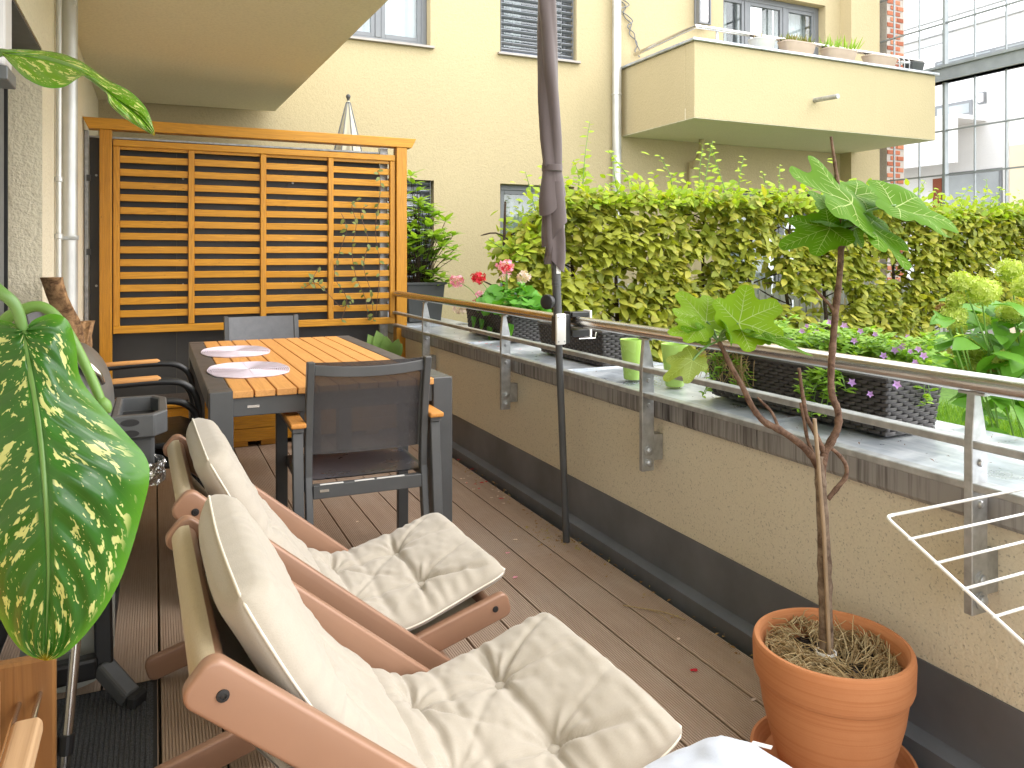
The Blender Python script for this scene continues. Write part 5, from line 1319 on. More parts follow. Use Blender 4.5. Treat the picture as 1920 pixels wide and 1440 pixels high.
vi = thing('climbing_plant', 'thin climbing plant with sparse small leaves on the right end of the trellis', 'climber', (1.3, 5.55, .31))
st = MB(); pos = []; dr = []; nr = []; sc = []
for l in ([(690, 600), (685, 560), (668, 520), (660, 470), (668, 420), (660, 385), (678, 372)], [(700, 600), (696, 550), (682, 500), (690, 450), (676, 400), (690, 385)], [(640, 600), (650, 560), (628, 520), (634, 480), (650, 430), (640, 400)], [(705, 590), (712, 500), (704, 430), (714, 350), (708, 320)], [(660, 560), (640, 575), (610, 545), (590, 530), (570, 540)], [(600, 500), (588, 520), (592, 540)]):
    pth = bez([P(u, v, y=TY - .055 + RS.uniform(-.02, .01)) for u, v in l], 7); st.tube(pth, .0022, 5, cap=False)
    for p in pth[::2]:
        if RS.rand() < .75: pos.append(p); dr.append((rnd(1)[0], rnd(1)[0] * .4 - .2, rnd(1)[0])); nr.append((0, -1, .4)); sc.append(RS.uniform(.025, .055))
part('stems', st, M['bark'], vi)
leaves(vi, M['vineleaf'], leaf_tpl(1, .55, .15, .2, 3), np.array(pos), rots(np.array(dr), np.array(nr)), np.array(sc), 200)
# ================================================================== HEDGE AND GARDEN
hg = thing('hornbeam_hedge', 'tall yellow green hornbeam hedge between the parapet and the yellow house', 'hedge', (5.2, 5.0, .02))
HX0, HX1, HY = 2.22, 8.42, 5.0
hz = lambda x: 1.70 + .06 * vnoise(x * 1.7, 0 * x, 2) - .40 * np.clip((2.75 - x) / .5, 0, 1) ** 1.5
st = MB()
rs = np.random.RandomState(21)
for x in np.arange(2.35, 8.4, .43):
    x += rs.uniform(-.06, .06); top = 1.6; y = HY + rs.uniform(-.05, .05)
    m = MB().tube(bez([(x, y, -.02), (x + rs.uniform(-.03, .03), y, .5), (x + rs.uniform(-.05, .05), y + .02, 1.0), (x + rs.uniform(-.08, .08), y, top)], 5), list(np.linspace(.024, .008, 16)), 8)
    for k in range(11):
        z = rs.uniform(.25, 1.5); a = rs.choice([0, PI]) + rs.uniform(-.9, .9); L = rs.uniform(.18, .4)
        m.tube(bez([(x, y, z), (x + .5 * L * math.cos(a), y + .35 * L * math.sin(a), z + .06), (x + L * math.cos(a), y + .6 * L * math.sin(a), z + rs.uniform(.0, .15))], 3), [.006] * 6 + [.0025], 5, cap=False)
    part('trunk', m, M['hedgebark'], hg, smooth='all')
def hedge_leaves(N, seed, zlo, zhi, young=False):
    rs = np.random.RandomState(seed); x = rs.uniform(HX0, HX1, N); f = rs.rand(N); top = hz(x)
    z = zlo + (top - zlo) * f if not young else top - .10 + rs.exponential(.055, N)
    dep = np.where(rs.rand(N) < .62, rs.uniform(-.27, -.12, N), rs.uniform(-.18, .26, N)) * (.8 + .25 * vnoise(x * 3, z * 3, 5))
    if young: dep = rs.uniform(-.27, .26, N)
    # layered sprays and see-through gaps
    lay = vnoise(x * 2.6 + 3, z * 9.0, dep * 3); gap = vnoise(x * 3.1, z * 3.6, 8.0)
    keep = (lay > -.34) & ((gap > -.25) | (z > 1.25) | (x < 3.0)) if not young else np.ones(N, bool)
    low = (z < .62) & (gap < .05) & (x > 4.2); keep &= ~low if not young else True
    x, z, dep = x[keep], z[keep], dep[keep]; n = len(x)
    pos = np.stack([x, HY + dep, z], 1)
    d = np.stack([rs.normal(0, 1, n), -np.abs(rs.normal(.45, .5, n)), rs.normal(-.28 if not young else .35, .4, n)], 1)
    nr = np.stack([rs.normal(0, .35, n), -.55 + rs.normal(0, .35, n), .8 + rs.normal(0, .25, n)], 1)
    return pos, rots(d, nr), rs.uniform(.062, .108, n) * (1 if not young else .8)
pos, rot, sc = hedge_leaves(28000, 5, .10, 1.7)
vis = (pos[:, 2] > .75) | (pos[:, 0] > 3.6)
leaves(hg, M['hedge'], leaf_tpl(1, .56, .14, .22, 4, .85), pos, rot, sc, 280, key=pos[:, 1] - sc * 2 + np.where(vis, 0, 5) + .08 * pos[:, 0])
pos, rot, sc = hedge_leaves(5200, 6, 1.5, 1.8, True)
leaves(hg, M['hedgeyoung'], leaf_tpl(1, .56, .14, .15, 4, .85), pos, rot, sc, 0, mname='young_foliage')
# sprouts
st = MB(); pos = []; dr = []; nr = []; sc = []
sp = [(1092, 340, 1106, 228), (1080, 350, 1075, 300), (1005, 380, 985, 322), (1160, 350, 1148, 285), (1200, 350, 1140, 282), (1262, 350, 1236, 290), (1310, 350, 1318, 272), (1318, 345, 1336, 265), (1385, 350, 1395, 292), (1460, 345, 1462, 308), (1445, 350, 1430, 320), (1365, 352, 1330, 268), (1690, 360, 1676, 345), (1715, 365, 1735, 338), (1800, 368, 1822, 348), (1868, 372, 1880, 350), (1640, 372, 1660, 352), (1560, 365, 1540, 350), (1040, 372, 1020, 330), (960, 455, 915, 448), (985, 440, 905, 465), (1000, 420, 945, 432), (1840, 372, 1850, 335), (1765, 372, 1750, 352)]
for u0, v0, u1, v1 in sp:
    y = HY - rs.uniform(.0, .2); a, b = P(u0, v0 + 20, y=y), P(u1, v1, y=y); c = (a + b) / 2 + Vector((rs.uniform(-.03, .03), rs.uniform(-.03, .03), 0)); pth = bez([a, c, b], max(6, int((b - a).length / .028))); st.tube(pth, list(np.linspace(.0045, .0016, len(pth))), 6, cap=False)
    for i, p in enumerate(pth[3::2]):
        s = 1 if i % 2 else -1; pos.append(p); dr.append((s * .9 + rs.normal(0, .2), rs.normal(-.1, .4), rs.uniform(-.1, .5))); nr.append((rs.normal(0, .25), -.5, .8)); sc.append(rs.uniform(.05, .085) * (1 - .4 * i * 2 / len(pth)))
part('shoots', st, M['greenstem'], hg, kind='stuff')
leaves(hg, M['hedgeyoung'], leaf_tpl(1, .6, .12, .15, 4, .85), np.array(pos), rots(np.array(dr), np.array(nr)), np.array(sc), 240, name='shoot_leaf')
# white slat fence behind the hedge
fe = thing('slat_fence', 'pale vertical slat fence glimpsed behind the hedge', 'fence', (6.3, 5.62, .02))
sme = MB().box(0, .052, 0, .018, 0, .92).mesh('fence_slat', .002); sme.materials.append(plain('pale_fence_paint', (.62, .61, .60), .7, 0, .08))
x = 3.6
while x < 8.4:
    o = bpy.data.objects.new('fence_slat', sme); C.objects.link(o); o.parent = fe; o.matrix_parent_inverse = Matrix.Translation(-Vector(fe['_w'])); o.location = (x, 5.60, .06); x += .086
for z in (.25, .80): part('fence_rail', MB().box(3.55, 8.45, 5.619, 5.65, z, z + .06), sme.materials[0], fe)

# hydrangea
hy = thing('hydrangea', 'hydrangea bush with pale green flower balls beyond the parapet', 'shrub', (2.95, 1.75, .02))
HD = 2.75
hroot = Vector((2.95, 1.70, .02)); hst = MB(); hme = {}
for u, v, r, k in ((1803, 527, 22, 0), (1839, 546, 34, 0), (1894, 507, 27, 0), (1921, 538, 24, 0), (1897, 585, 28, 0), (1786, 592, 26, 0), (1790, 563, 15, 0), (1829, 652, 26, 0), (1817, 682, 25, 0), (1795, 615, 18, 0), (1867, 690, 26, 2), (1767, 579, 11, 2), (1842, 600, 14, 0), (1935, 640, 26, 0), (1960, 570, 26, 0), (1880, 672, 18, 0), (1945, 500, 22, 0)):
    c = P(u, v, d=HD + rs.uniform(-.10, .15)); rad = r / FPX * HD * .92
    n = int(150 * (r / 26) ** 1.4) + 24
    ph = np.arccos(1 - 2 * (np.arange(n) + .5) / n); th = PI * (1 + 5 ** .5) * np.arange(n); dv = np.stack([np.sin(ph) * np.cos(th), np.sin(ph) * np.sin(th), np.cos(ph) * .82], 1); dv *= rs.uniform(.82, 1.06, (n, 1))
    tv = [(0, 0, 0)]; tf = []
    for q_ in range(4): a0 = PI / 2 * q_; tv += [(math.cos(a0 - .55) * .7, math.sin(a0 - .55) * .7, .15), (math.cos(a0), math.sin(a0), .28), (math.cos(a0 + .55) * .7, math.sin(a0 + .55) * .7, .15)]; tf.append((0, 1 + 3 * q_, 2 + 3 * q_, 3 + 3 * q_))
    me = scatter_mesh('flower_head', (np.array(tv), tf), dv * rad + np.array(c)[None], rots(rs.normal(0, 1, (n, 3)), dv + rs.normal(0, .25, (n, 3))), rs.uniform(.0075, .0115, n)); me.materials.append(M['hydbrown'] if k == 2 else M['hydra'])
    o = bpy.data.objects.new('flower_head', me); C.objects.link(o); o.parent = hy; o.matrix_parent_inverse = Matrix.Translation(-Vector(hy['_w']))
    if k == 2: o['label'] = 'withered brown flower head'
    part('core', MB().lathe([(0, -rad * .62), (rad * .5, -rad * .4), (rad * .74, 0), (rad * .5, rad * .45), (0, rad * .62)], tuple(c), 12), M['hydra'] if k != 2 else M['hydbrown'], o, smooth='all')
    e = hroot + Vector((rs.uniform(-.12, .12), rs.uniform(-.12, .12), 0)); hst.tube(bez([e, (e * .45 + c * .55) + Vector((.04, .03, -.05)), c], 7), .0030, 6, cap=False)
part('stems', hst, M['greenstem'], hy, kind='stuff')
n = 300; pos = []; dr = []
for i in range(n):
    u = rs.uniform(1768, 2080); v = rs.uniform(560, 720) if rs.rand() < .75 else rs.uniform(720, 830); u = max(u, 1840) if v > 700 else u; d = HD + rs.uniform(-.10, .45); p = P(u, v, d=d)
    if p.x < 2.30: p = P(u, v, x=2.33 + .25 * rs.rand())
    pos.append(p); a = rs.uniform(0, 2 * PI); dr.append((math.cos(a) - .25, math.sin(a) - .35, rs.uniform(-.5, .25)))
nr = np.stack([rs.normal(-.15, .3, n), rs.normal(-.45, .3, n), np.ones(n)], 1)
leaves(hy, M['hydleaf'], leaf_tpl(1, .62, .22, .3, 6, .8), np.array(pos), rots(np.array(dr), nr), rs.uniform(.07, .135, n), 300)

# ================================================================== FAR BALCONY: TROUGHS, POT, BASKET
def trough(label, u0, u1, v0, v1, mat, plant, bowl=False):
    y = BY + .06; a, b = P(u0, v1, y=y), P(u1, v1, y=y); h = (v1 - v0) / FPX * 7.9; cx = (a.x + b.x) / 2; w = (b.x - a.x) / 2; z0 = BZ1 + .0265
    t = thing('flower_trough', label, 'flower pot', (cx, y, z0), 0, 'flower pots on the far balcony')
    G = []; N = 40
    for k, (f, zz_) in enumerate(((.0, .0), (.80, .0), (.84, .006), (1.0, h), (1.03, h), (1.03, h + .014), (.95, h + .014), (.92, h - .03), (0, h - .03))):
        ring = []
        for i in range(N):
            th = 2 * PI * i / N; x = math.copysign(abs(math.cos(th)) ** .45, math.cos(th)) * w * f; yy = math.copysign(abs(math.sin(th)) ** .45, math.sin(th)) * .085 * f
            ring.append((cx + x, y + yy, z0 + zz_))
        G.append(ring)
    part('trough', MB().grid(np.array(G), False, True), mat, t, smooth=True)
    part('soil', MB().box(cx - w * .85, cx + w * .85, y - .06, y + .06, z0 + h - .03, z0 + h - .012), M['soil'], t)
    if plant:
        n, hh, mt = plant; pos = np.stack([cx + w * .88 * rnd(n), y + rnd(n) * .06, np.full(n, z0 + h - .01)], 1); d = np.stack([rnd(n) * .5, rnd(n) * .5, np.ones(n)], 1)
        me = scatter_mesh('plant_tuft', leaf_tpl(1, .10, .1, .1, 2), pos, rots(d, np.stack([rnd(n), rnd(n), np.zeros(n)], 1)), RS.uniform(.3, 1, n) * hh); me.materials.append(M[mt])
        o = bpy.data.objects.new('plant_tuft', me); C.objects.link(o); o.parent = t; o.matrix_parent_inverse = Matrix.Translation(-Vector(t['_w'])); o['kind'] = 'stuff'
trough('pale grey oval bowl, first pot from the left on the far balcony coping', 1410, 1447, 70, 86, M['lightpot'], (60, .10, 'straw'))
trough('taupe trough full of yellowish heather tufts on the far balcony', 1465, 1523, 78, 97, M['balpot'], (260, .13, 'heath'))
trough('taupe trough with a wispy grey green plant on the far balcony', 1544, 1600, 88, 106, M['balpot'], (90, .20, 'rhodo'))
trough('taupe trough with a few reddish sprigs, beside the metal basket on the far balcony', 1623, 1675, 98, 115, M['balpot'], (26, .10, 'hydbrown'))
trough('small dark grey pot at the right end of the far balcony', 1702, 1724, 106, 121, M['plastpot'], None)
c = P(1688, 112, y=BY + .07); mb = MB()
for k in range(3):
    x = c.x - .08 + k * .08; mb.tube(bez([(x, BY + .02, BZ1 + .03), (x, BY + .02, BZ1 + .12), (x + .03, BY + .07, BZ1 + .16), (x + .06, BY + .12, BZ1 + .12), (x + .06, BY + .12, BZ1 + .03)], 4), .006, 6)
mb.tube([(c.x - .10, BY + .02, BZ1 + .10), (c.x + .14, BY + .02, BZ1 + .10)], .007, 6).tube([(c.x - .10, BY + .12, BZ1 + .07), (c.x + .14, BY + .12, BZ1 + .07)], .006, 6)
tag(part('wire_basket', mb, M['galv'], smooth='all'), 'bent metal wire rack between the trough and the dark pot on the far balcony', 'rack')

# ================================================================== LEFT CORNER: BARBECUE, CABINET, MAT, LOGS
bq = thing('gas_barbecue', 'gas barbecue with grey domed lid and folding side shelf by the balcony door', 'barbecue', (-.25, 2.7, 0))
def dome(cx, cy, cz, rx, ry, rz, n=14, na=56, pw=.62):
    G = []
    for i in range(n):
        f = i / (n - 1) * PI / 2; k = math.cos(f) ** pw; G.append([(cx + rx * k * math.copysign(abs(math.cos(2 * PI * j / na)) ** .75, math.cos(2 * PI * j / na)), cy + ry * k * math.copysign(abs(math.sin(2 * PI * j / na)) ** .75, math.sin(2 * PI * j / na)), cz + rz * math.sin(f)) for j in range(na)])
    return MB().grid(np.array(G), False, True)
bcx, bcy = -.315, 2.72
part('lid', dome(bcx, bcy, .735, .20, .30, .215), M['bbqlid'], bq, smooth='all')
part('bowl', MB().add([], []).lathe([(0, .0), (.12, .0), (.19, .10), (.205, .16)], (bcx, bcy, .57), 40), M['bbqlid'], bq, smooth='all')
part('rim', MB().grid(np.array([[(bcx + (.207 + e) * math.copysign(abs(math.cos(2 * PI * j / 56)) ** .75, math.cos(2 * PI * j / 56)), bcy + (.307 + e) * math.copysign(abs(math.sin(2 * PI * j / 56)) ** .75, math.sin(2 * PI * j / 56)), z) for j in range(56)] for e, z in ((-.012, .738), (0, .735), (0, .715), (-.015, .71))]), False, True), M['bbqgrey'], bq, smooth=True)
h1 = P(178, 698, y=2.50)
part('lid_handle', MB().tube(bez([h1 + Vector((-.05, .0, .035)), h1 + Vector((-.02, -.02, .028)), h1 + Vector((.008, -.02, -.002)), h1 + Vector((.018, .0, -.032))], 6), .009, 10), M['steel'], bq, smooth='all')
part('handle_mount', MB().bar(h1 + Vector((-.045, .02, .025)), h1 + Vector((.014, .02, -.025)), .03, .012), M['bbqgrey'], bq, .003)
# side shelf: a ring with grip holes, chamfered corner
def ring(pts, hole, z0, z1):
    m = MB(); n = len(pts); vs = [(*p, z) for z in (z0, z1) for p in pts] + [(*p, z) for z in (z0 + .02, z1) for p in hole]
    fs = [(i, (i + 1) % n, n + (i + 1) % n, n + i) for i in range(n)] + [(2 * n + i, 3 * n + i, 3 * n + (i + 1) % n, 2 * n + (i + 1) % n) for i in range(n)]
    fs += [(n + i, n + (i + 1) % n, 3 * n + (i + 1) % n, 3 * n + i) for i in range(n)] + [tuple(range(n))[::-1], tuple(range(2 * n, 3 * n))]
    return m.add(vs, fs)
sx0, sx1, sy0, sy1 = -.115, .035, 2.50, 2.86
op = [(sx0, sy0), (sx1 - .035, sy0), (sx1, sy0 + .06), (sx1, sy1 - .06), (sx1 - .035, sy1), (sx0, sy1)]; ip = [(sx0 + .02, sy0 + .03), (sx1 - .045, sy0 + .03), (sx1 - .025, sy0 + .07), (sx1 - .025, sy1 - .07), (sx1 - .045, sy1 - .03), (sx0 + .02, sy1 - .03)]
part('side_shelf', ring(op, ip, .675, .742), M['bbqgrey'], bq, .004)
part('shelf_well', MB().box(sx0 + .021, sx1 - .03, sy0 + .032, sy1 - .035, .6955, .698), M['black'], bq)
for z in (.722, .690): part('grip_hole', MB().lathe([(0, 0), (.024, 0), (.026, -.0015), (.024, -.003)], (0, 0, 0), 24), M['black'], bq)
for o, z in zip([c for c in bq.children if c.name.startswith('grip_hole')], (.722, .690)):
    o.matrix_parent_inverse = Matrix.Identity(4); o.location = Vector((sx0 + .05, sy0 - .0008, z)) - Vector(bq['_w']); o.rotation_euler = (R(90), 0, 0); o.scale = (1, .42, 1)
part('shelf_hinge', MB().box(sx0 - .02, sx0 - .001, sy0 + .03, sy0 + .09, .70, .765), M['bbqlid'], bq, .004)
part('control_box', MB().box(-.22, .0, 2.53, 2.80, .565, .672), M['bbqgrey'], bq, .01, seg=2)
lA, lB, lC = P(163, 1140, y=2.38), P(196, 1268, y=2.38), P(238, 1308, z=.02)
part('cart_leg', MB().bar((-.14, 2.44, .60), lB + Vector((0, 0, .02)), .03, .045, up=(1, 0, 0)), M['black'], bq, .006)
part('cart_leg', MB().bar((-.14, 3.0, .60), (lB.x, 3.05, .09), .03, .045, up=(1, 0, 0)), M['black'], bq, .006)
part('cart_leg', MB().bar((-.46, 2.44, .60), (-.47, 2.40, .07), .03, .045, up=(1, 0, 0)), M['black'], bq, .006)
part('cart_leg', MB().bar((-.46, 3.0, .60), (-.47, 3.05, .07), .03, .045, up=(1, 0, 0)), M['black'], bq, .006)
part('cart_foot', MB().bar(lB + Vector((-.005, 0, .03)), Vector((lC.x + .01, lC.y - .01, .022)), .05, .042), M['bbqgrey'], bq, .008, seg=2)
part('foot_cap', MB().bar(Vector((lC.x + .012, lC.y - .012, .021)), Vector((lC.x + .035, lC.y - .028, .019)), .054, .040), M['rubber'], bq, .006)
part('base_bar', MB().bar(lB + Vector((-.015, 0, .035)), Vector((-.52, 2.36, .085)), .045, .06), M['black'], bq, .01, seg=2)
part('base_bar', MB().bar((lB.x, 3.05, .07), (-.49, 3.05, .07), .03, .045).bar((lB.x, 2.41, .09), (lB.x, 3.03, .07), .03, .03), M['black'], bq, .004)
dp = P(277, 888, y=2.46)
G = np.array([[dome_p for dome_p in [(dp.x + .045 * math.cos(a) * (1 + .12 * vnoise(a * 3, i * 2.0, 3)), dp.y + .05 + .06 * math.sin(a) * (1 + .12 * vnoise(a * 3, i * 2.0, 9)), dp.z - .035 + .013 * i) for a in np.linspace(0, 2 * PI, 30, endpoint=False)]] for i in range(6)])
part('drip_pan', MB().grid(G, False, True), M['foil'], bq)
gb = thing('gas_bottle', 'grey green gas bottle standing behind the barbecue cart leg', 'gas bottle', (-.30, 2.56, .0))
part('bottle', MB().lathe([(0, .02), (.09, .02), (.118, .06), (.12, .30), (.105, .37), (.06, .41), (.03, .42), (0, .42)], (-.225, 2.56, 0), 36), M['gas'], gb, smooth=True)
part('foot_ring', MB().lathe([(.095, .0), (.10, .0), (.10, .03), (.095, .03)], (-.225, 2.56, 0), 30, closed=True), M['gas'], gb)
part('valve', MB().cyl((-.225, 2.56, .42), (-.225, 2.56, .47), .018, 12), M['steel'], gb)
part('printed_label', MB().box(-.225 + .098, -.225 + .1, 2.47, 2.50, .12, .16, Matrix.Identity(4)), M['whiteplas'], gb)

# steel pole
a, b = P(118, 1468, z=.0), P(152, 1090, d=1.86)
po = thing('steel_pole', 'slim steel tube with a black plastic clamp leaning beside the barbecue cart', 'pole', tuple(a))
part('tube', MB().tube([a, a.lerp(b, 1.25)], .0115, 16), M['steel'], po, smooth=True)
k0 = P(121, 1404, d=1.775); f = .14; q0_, q1_ = a.lerp(b, .135), a.lerp(b, .235)
part('clamp', MB().tube([q0_, q1_], .0165, 16).bar(q0_ + Vector((-.028, 0, .005)), q1_ + Vector((-.028, 0, .0)), .02, .02), M['black'], po, .002)
part('foot_cap', MB().tube([a + Vector((0, 0, .0)), a.lerp(b, .03)], .0135, 14), M['rubber'], po)

# door mat with ribs
mt = thing('door_mat', 'dark grey ribbed door mat on the deck in front of the balcony door', 'mat', (-.27, 1.9, .001))
pr = [(-.62, .001)]; x = -.62
while x < -.012: pr += [(x, .006), (x + .003, .0095), (x + .008, .0095), (x + .011, .006)]; x += .0115
pr += [(-.003, .005), (-.003, .001)]
part('pile', MB().prism([(a_, 0, z) for a_, z in pr], (0, 1.15, 0), (0, 2.405, 0)), M['mat'], mt)
part('edging', MB().box(-.003, .006, 1.14, 2.415, .001, .006).box(-.62, -.003, 2.4055, 2.415, .001, .006), M['rubber'], mt)
ds = thing('rubber_doorstop', 'small black block with leaf shaped ridges at the edge of the grey mat', 'doorstop', (-.05, 1.70, .01))
c = P(236, 1434, z=.05); A = np.zeros((16, 20, 3))
for i in range(16):
    for j in range(20):
        a_, b_ = i / 15, j / 19; A[i, j] = (c.x - .045 + .09 * b_, c.y - .13 + .14 * a_, .012 + .045 * (1 - max(0, a_ - .35) ** 2 * 2.2) * (1 - .6 * max(0, .45 - b_) ** 1.5 * 2) + .004 * math.sin((a_ * 30 - abs(b_ - .6) * 34)))
A2 = A.copy(); A2[:, :, 2] = .0097
part('ridged_top', MB().grid(A).grid(A2).grid(np.stack([A[:, 0], A2[:, 0]])).grid(np.stack([A[:, -1], A2[:, -1]])).grid(np.stack([A[-1], A2[-1]])), M['rubber'], ds)

# cabinet
cb = thing('wooden_cabinet', 'light wooden cabinet with a towel rail and wooden grip at the lower left corner', 'cabinet', (-.35, .9, 0))
part('carcass', MB().box(-.60, -.176, .45, 1.155, .03, .672), M['cab'], cb, .004)
part('end_panel', MB().box(-.60, -.117, 1.157, 1.178, .0, .684), M['cabdark'], cb, .003)
part('end_panel', MB().box(-.60, -.12, .43, .449, .0, .66), M['cab'], cb, .003)
part('worktop', MB().box(-.62, -.195, .38, 1.06, .6725, .716), M['cabtop'], cb, .012, seg=3)
for z in (.15, .33, .51): part('drawer_gap', MB().box(-.1759, -.174, .47, 1.14, z, z + .004), M['rubber'], cb)
part('towel_rail', MB().tube([(-.134, .46, .640), (-.134, 1.157, .640)], .0035, 10).tube([(-.157, .46, .632), (-.157, 1.157, .632)], .0035, 10), M['steel'], cb, smooth=True)
part('grip', MB().prism([(-.149, 0, .628), (-.126, 0, .628), (-.121, 0, .634), (-.121, 0, .648), (-.126, 0, .654), (-.149, 0, .654), (-.154, 0, .648), (-.154, 0, .634)], (0, .955, 0), (0, 1.075, 0)), M['cabtop'], cb, .003, seg=2)

# logs
def log(label, pts, r, seed):
    m = MB(); p = bez(pts, 12); N = 22; G = np.zeros((len(p), N, 3)); 
    for i, q in enumerate(p):
        for j in range(N):
            a = 2 * PI * j / N; rr = r * (1 + .20 * vnoise(math.cos(a) * 1.6 + seed, math.sin(a) * 1.6, q.z * 11) + .10 * vnoise(math.cos(a) * 4 + seed, math.sin(a) * 4, q.z * 34) - .12 * (vnoise(math.cos(a) * 2.2, math.sin(a) * 2.2 + seed, q.z * 5) > .25))
            G[i, j] = (q.x + rr * math.cos(a), q.y + rr * math.sin(a), q.z)
    m.grid(G, False, True); m.add(list(map(tuple, G[0])), [tuple(range(N))]); m.add(list(map(tuple, G[-1])), [tuple(range(N))])
    return tag(part('driftwood_log', m, M['log'], smooth=True), label, 'log', 'bare logs leaning in the corner')
a, b = P(97, 520, y=3.52), P(150, 690, y=3.84); log('taller peeling log with a knobbly top leaning against the stucco wall', [Vector((b.x + .05, 3.98, 0)), b.lerp(Vector((b.x + .05, 3.98, 0)), .5) + Vector((.01, 0, 0)), b, a.lerp(b, .55) + Vector((.012, 0, 0)), a.lerp(b, .2) + Vector((-.0, 0, 0)), a], .040, 1)
a, b = P(164, 602, y=4.55), P(150, 690, y=4.50); log('shorter stout log in front of the downpipe by the trellis post', [Vector((b.x - .02, 4.45, 0)), b.lerp(Vector((b.x - .02, 4.45, 0)), .5), b, a], .040, 5)

# ================================================================== DUMB CANE (DIEFFENBACHIA)
dc = thing('dumb_cane_plant', 'dumb cane houseplant with huge glossy green leaves spotted cream', 'houseplant', (-.42, .70, .70))
def big_leaf(mid, right, left, dm, dr_, dl, n=90, k=25, und=.0035, seed=0, label=None, ripples=66, mat='dieff'):
    def curve(l, dd): 
        p = np.array([(u, v) for u, v in l], float); s = np.r_[0, np.cumsum(np.linalg.norm(np.diff(p, axis=0), axis=1))]; s /= s[-1]
        q = bez([(u, v, float(np.interp(t, np.linspace(0, 1, len(dd)), dd))) for (u, v), t in zip(l, s)], 12); q = np.array([tuple(x) for x in q])
        s = np.r_[0, np.cumsum(np.linalg.norm(np.diff(q[:, :2], axis=0), axis=1))]; s /= s[-1]; t = np.linspace(0, 1, n)
        return np.stack([np.interp(t, s, q[:, i]) for i in range(3)], 1)
    m_, r_, l_ = curve(mid, dm), curve(right, dr_), curve(left, dl); G = np.zeros((n, 2 * k - 1, 3)); UV = np.zeros((n, 2 * k - 1, 2))
    for i in range(n):
        t = i / (n - 1)
        for j in range(2 * k - 1):
            s = (j - (k - 1)) / (k - 1); e = r_[i] if s > 0 else l_[i]; a = abs(s); q = m_[i] + (e - m_[i]) * a
            d = q[2] - .014 * math.sin(PI * a) * (math.sin(PI * min(1, t * 1.02)) ** .5) + und * math.sin((t - a * .28) * ripples) * math.sin(PI * min(1, a * 1.05)) ** .8 * (1 if a > .05 else 0) + .004 * float(vnoise(t * 5 + seed, s * 2, 1))
            d += .004 * max(0, 1 - a / .05)
            G[i, j] = P(q[0], q[1], d=d); UV[i, j] = (t, .5 + .5 * s)
    mb = MB().grid(G); me = bpy.data.meshes.new('leaf'); me.from_pydata(mb.v, [], mb.f); uv = me.uv_layers.new(name='UVMap'); fl_ = UV.reshape(-1, 2)
    li = np.zeros(len(me.loops), np.int32); me.loops.foreach_get('vertex_index', li); uv.data.foreach_set('uv', fl_[li].astype(np.float32).ravel()); me.polygons.foreach_set('use_smooth', [True] * len(me.polygons)); me.update()
    o = link('leaf', me, M[mat], None, None, label); o.parent = dc; o.matrix_parent_inverse = Matrix.Translation(-Vector(dc['_w']))
    mr = [Vector(G[i, k - 1]) for i in range(0, n, 3)]; to = [(-(Vector(q) - Vector((0, 0, CAMH)))).normalized() for q in mr]
    part('midrib', MB().tube([q + t_ * .001 for q, t_ in zip(mr, to)], list(np.linspace(.0042, .0008, len(mr))), 8), M['midrib'], o, smooth='all')
    return o
big_leaf([(44, 622), (58, 700), (74, 800), (86, 930), (91, 1060), (88, 1160), (85, 1238)],
         [(48, 618), (62, 600), (100, 588), (128, 602), (142, 645), (150, 705), (182, 752), (236, 812), (274, 858), (280, 900), (266, 962), (246, 1032), (222, 1096), (188, 1154), (148, 1203), (112, 1232), (86, 1239)],
         [(40, 618), (20, 604), (-25, 600), (-75, 630), (-110, 700), (-130, 790), (-140, 880), (-128, 970), (-100, 1040), (-60, 1090), (-20, 1130), (0, 1160), (20, 1196), (48, 1226), (84, 1239)],
         (.83, .80, .77, .755, .76, .775, .79), (.83, .86, .85, .83, .82, .80, .79), (.83, .84, .83, .82, .80, .79, .79), label='largest leaf hanging tip down', ripples=60)
big_leaf([(2, 98), (40, 104), (90, 112), (140, 128), (175, 150), (215, 184), (260, 218), (290, 254)],
         [(4, 102), (24, 124), (50, 148), (86, 164), (120, 163), (148, 146), (166, 142), (198, 172), (206, 196), (240, 226), (290, 255)],
         [(2, 94), (30, 92), (100, 97), (150, 114), (200, 148), (245, 172), (276, 206), (291, 252)],
         (.80, .80, .80, .79, .78, .78, .78, .78), (.80, .76, .74, .74, .75, .76, .775, .78), (.80, .83, .84, .83, .82, .80, .78), und=.0015, seed=4, mat='dieff2', label='upper leaf twisted and seen nearly edge on', ripples=40)
root = Vector((-.40, .62, .85)); stem_top = P(-150, 520, d=.85)
part('petiole', MB().tube(bez([stem_top, P(-60, 490, d=.83), P(-8, 540, d=.82), P(28, 572, d=.825), P(44, 622, d=.832)], 8), list(np.linspace(.0075, .0055, 33)), 10), M['midrib'], dc, smooth='all')
part('petiole', MB().tube(bez([stem_top, P(-60, 700, d=.92), P(0, 610, d=.92), P(45, 580, d=.92), P(85, 578, d=.925), P(125, 620, d=.93), P(165, 695, d=.93), P(192, 758, d=.93)], 8), list(np.linspace(.008, .0055, 57)), 10), M['greenstem'], dc, smooth='all')
part('bud', MB().lathe([(0, -.012), (.006, -.008), (.008, 0), (.005, .008), (0, .012)], P(196, 760, d=.93), 10, (.5, 0, -.8)), M['greenstem'], dc, smooth='all')
part('petiole', MB().tube(bez([stem_top, P(-110, 300, d=.82), P(-50, 130, d=.80), P(3, 98, d=.80)], 8), list(np.linspace(.008, .004, 25)), 10), M['midrib'], dc, smooth='all')
part('stem', MB().tube(bez([(stem_top.x - .03, stem_top.y - .02, .86), stem_top + Vector((-.01, 0, -.15)), stem_top], 6), .014, 12), M['greenstem'], dc, smooth='all')
sp_ = Vector((stem_top.x - .03, stem_top.y - .02, .717))
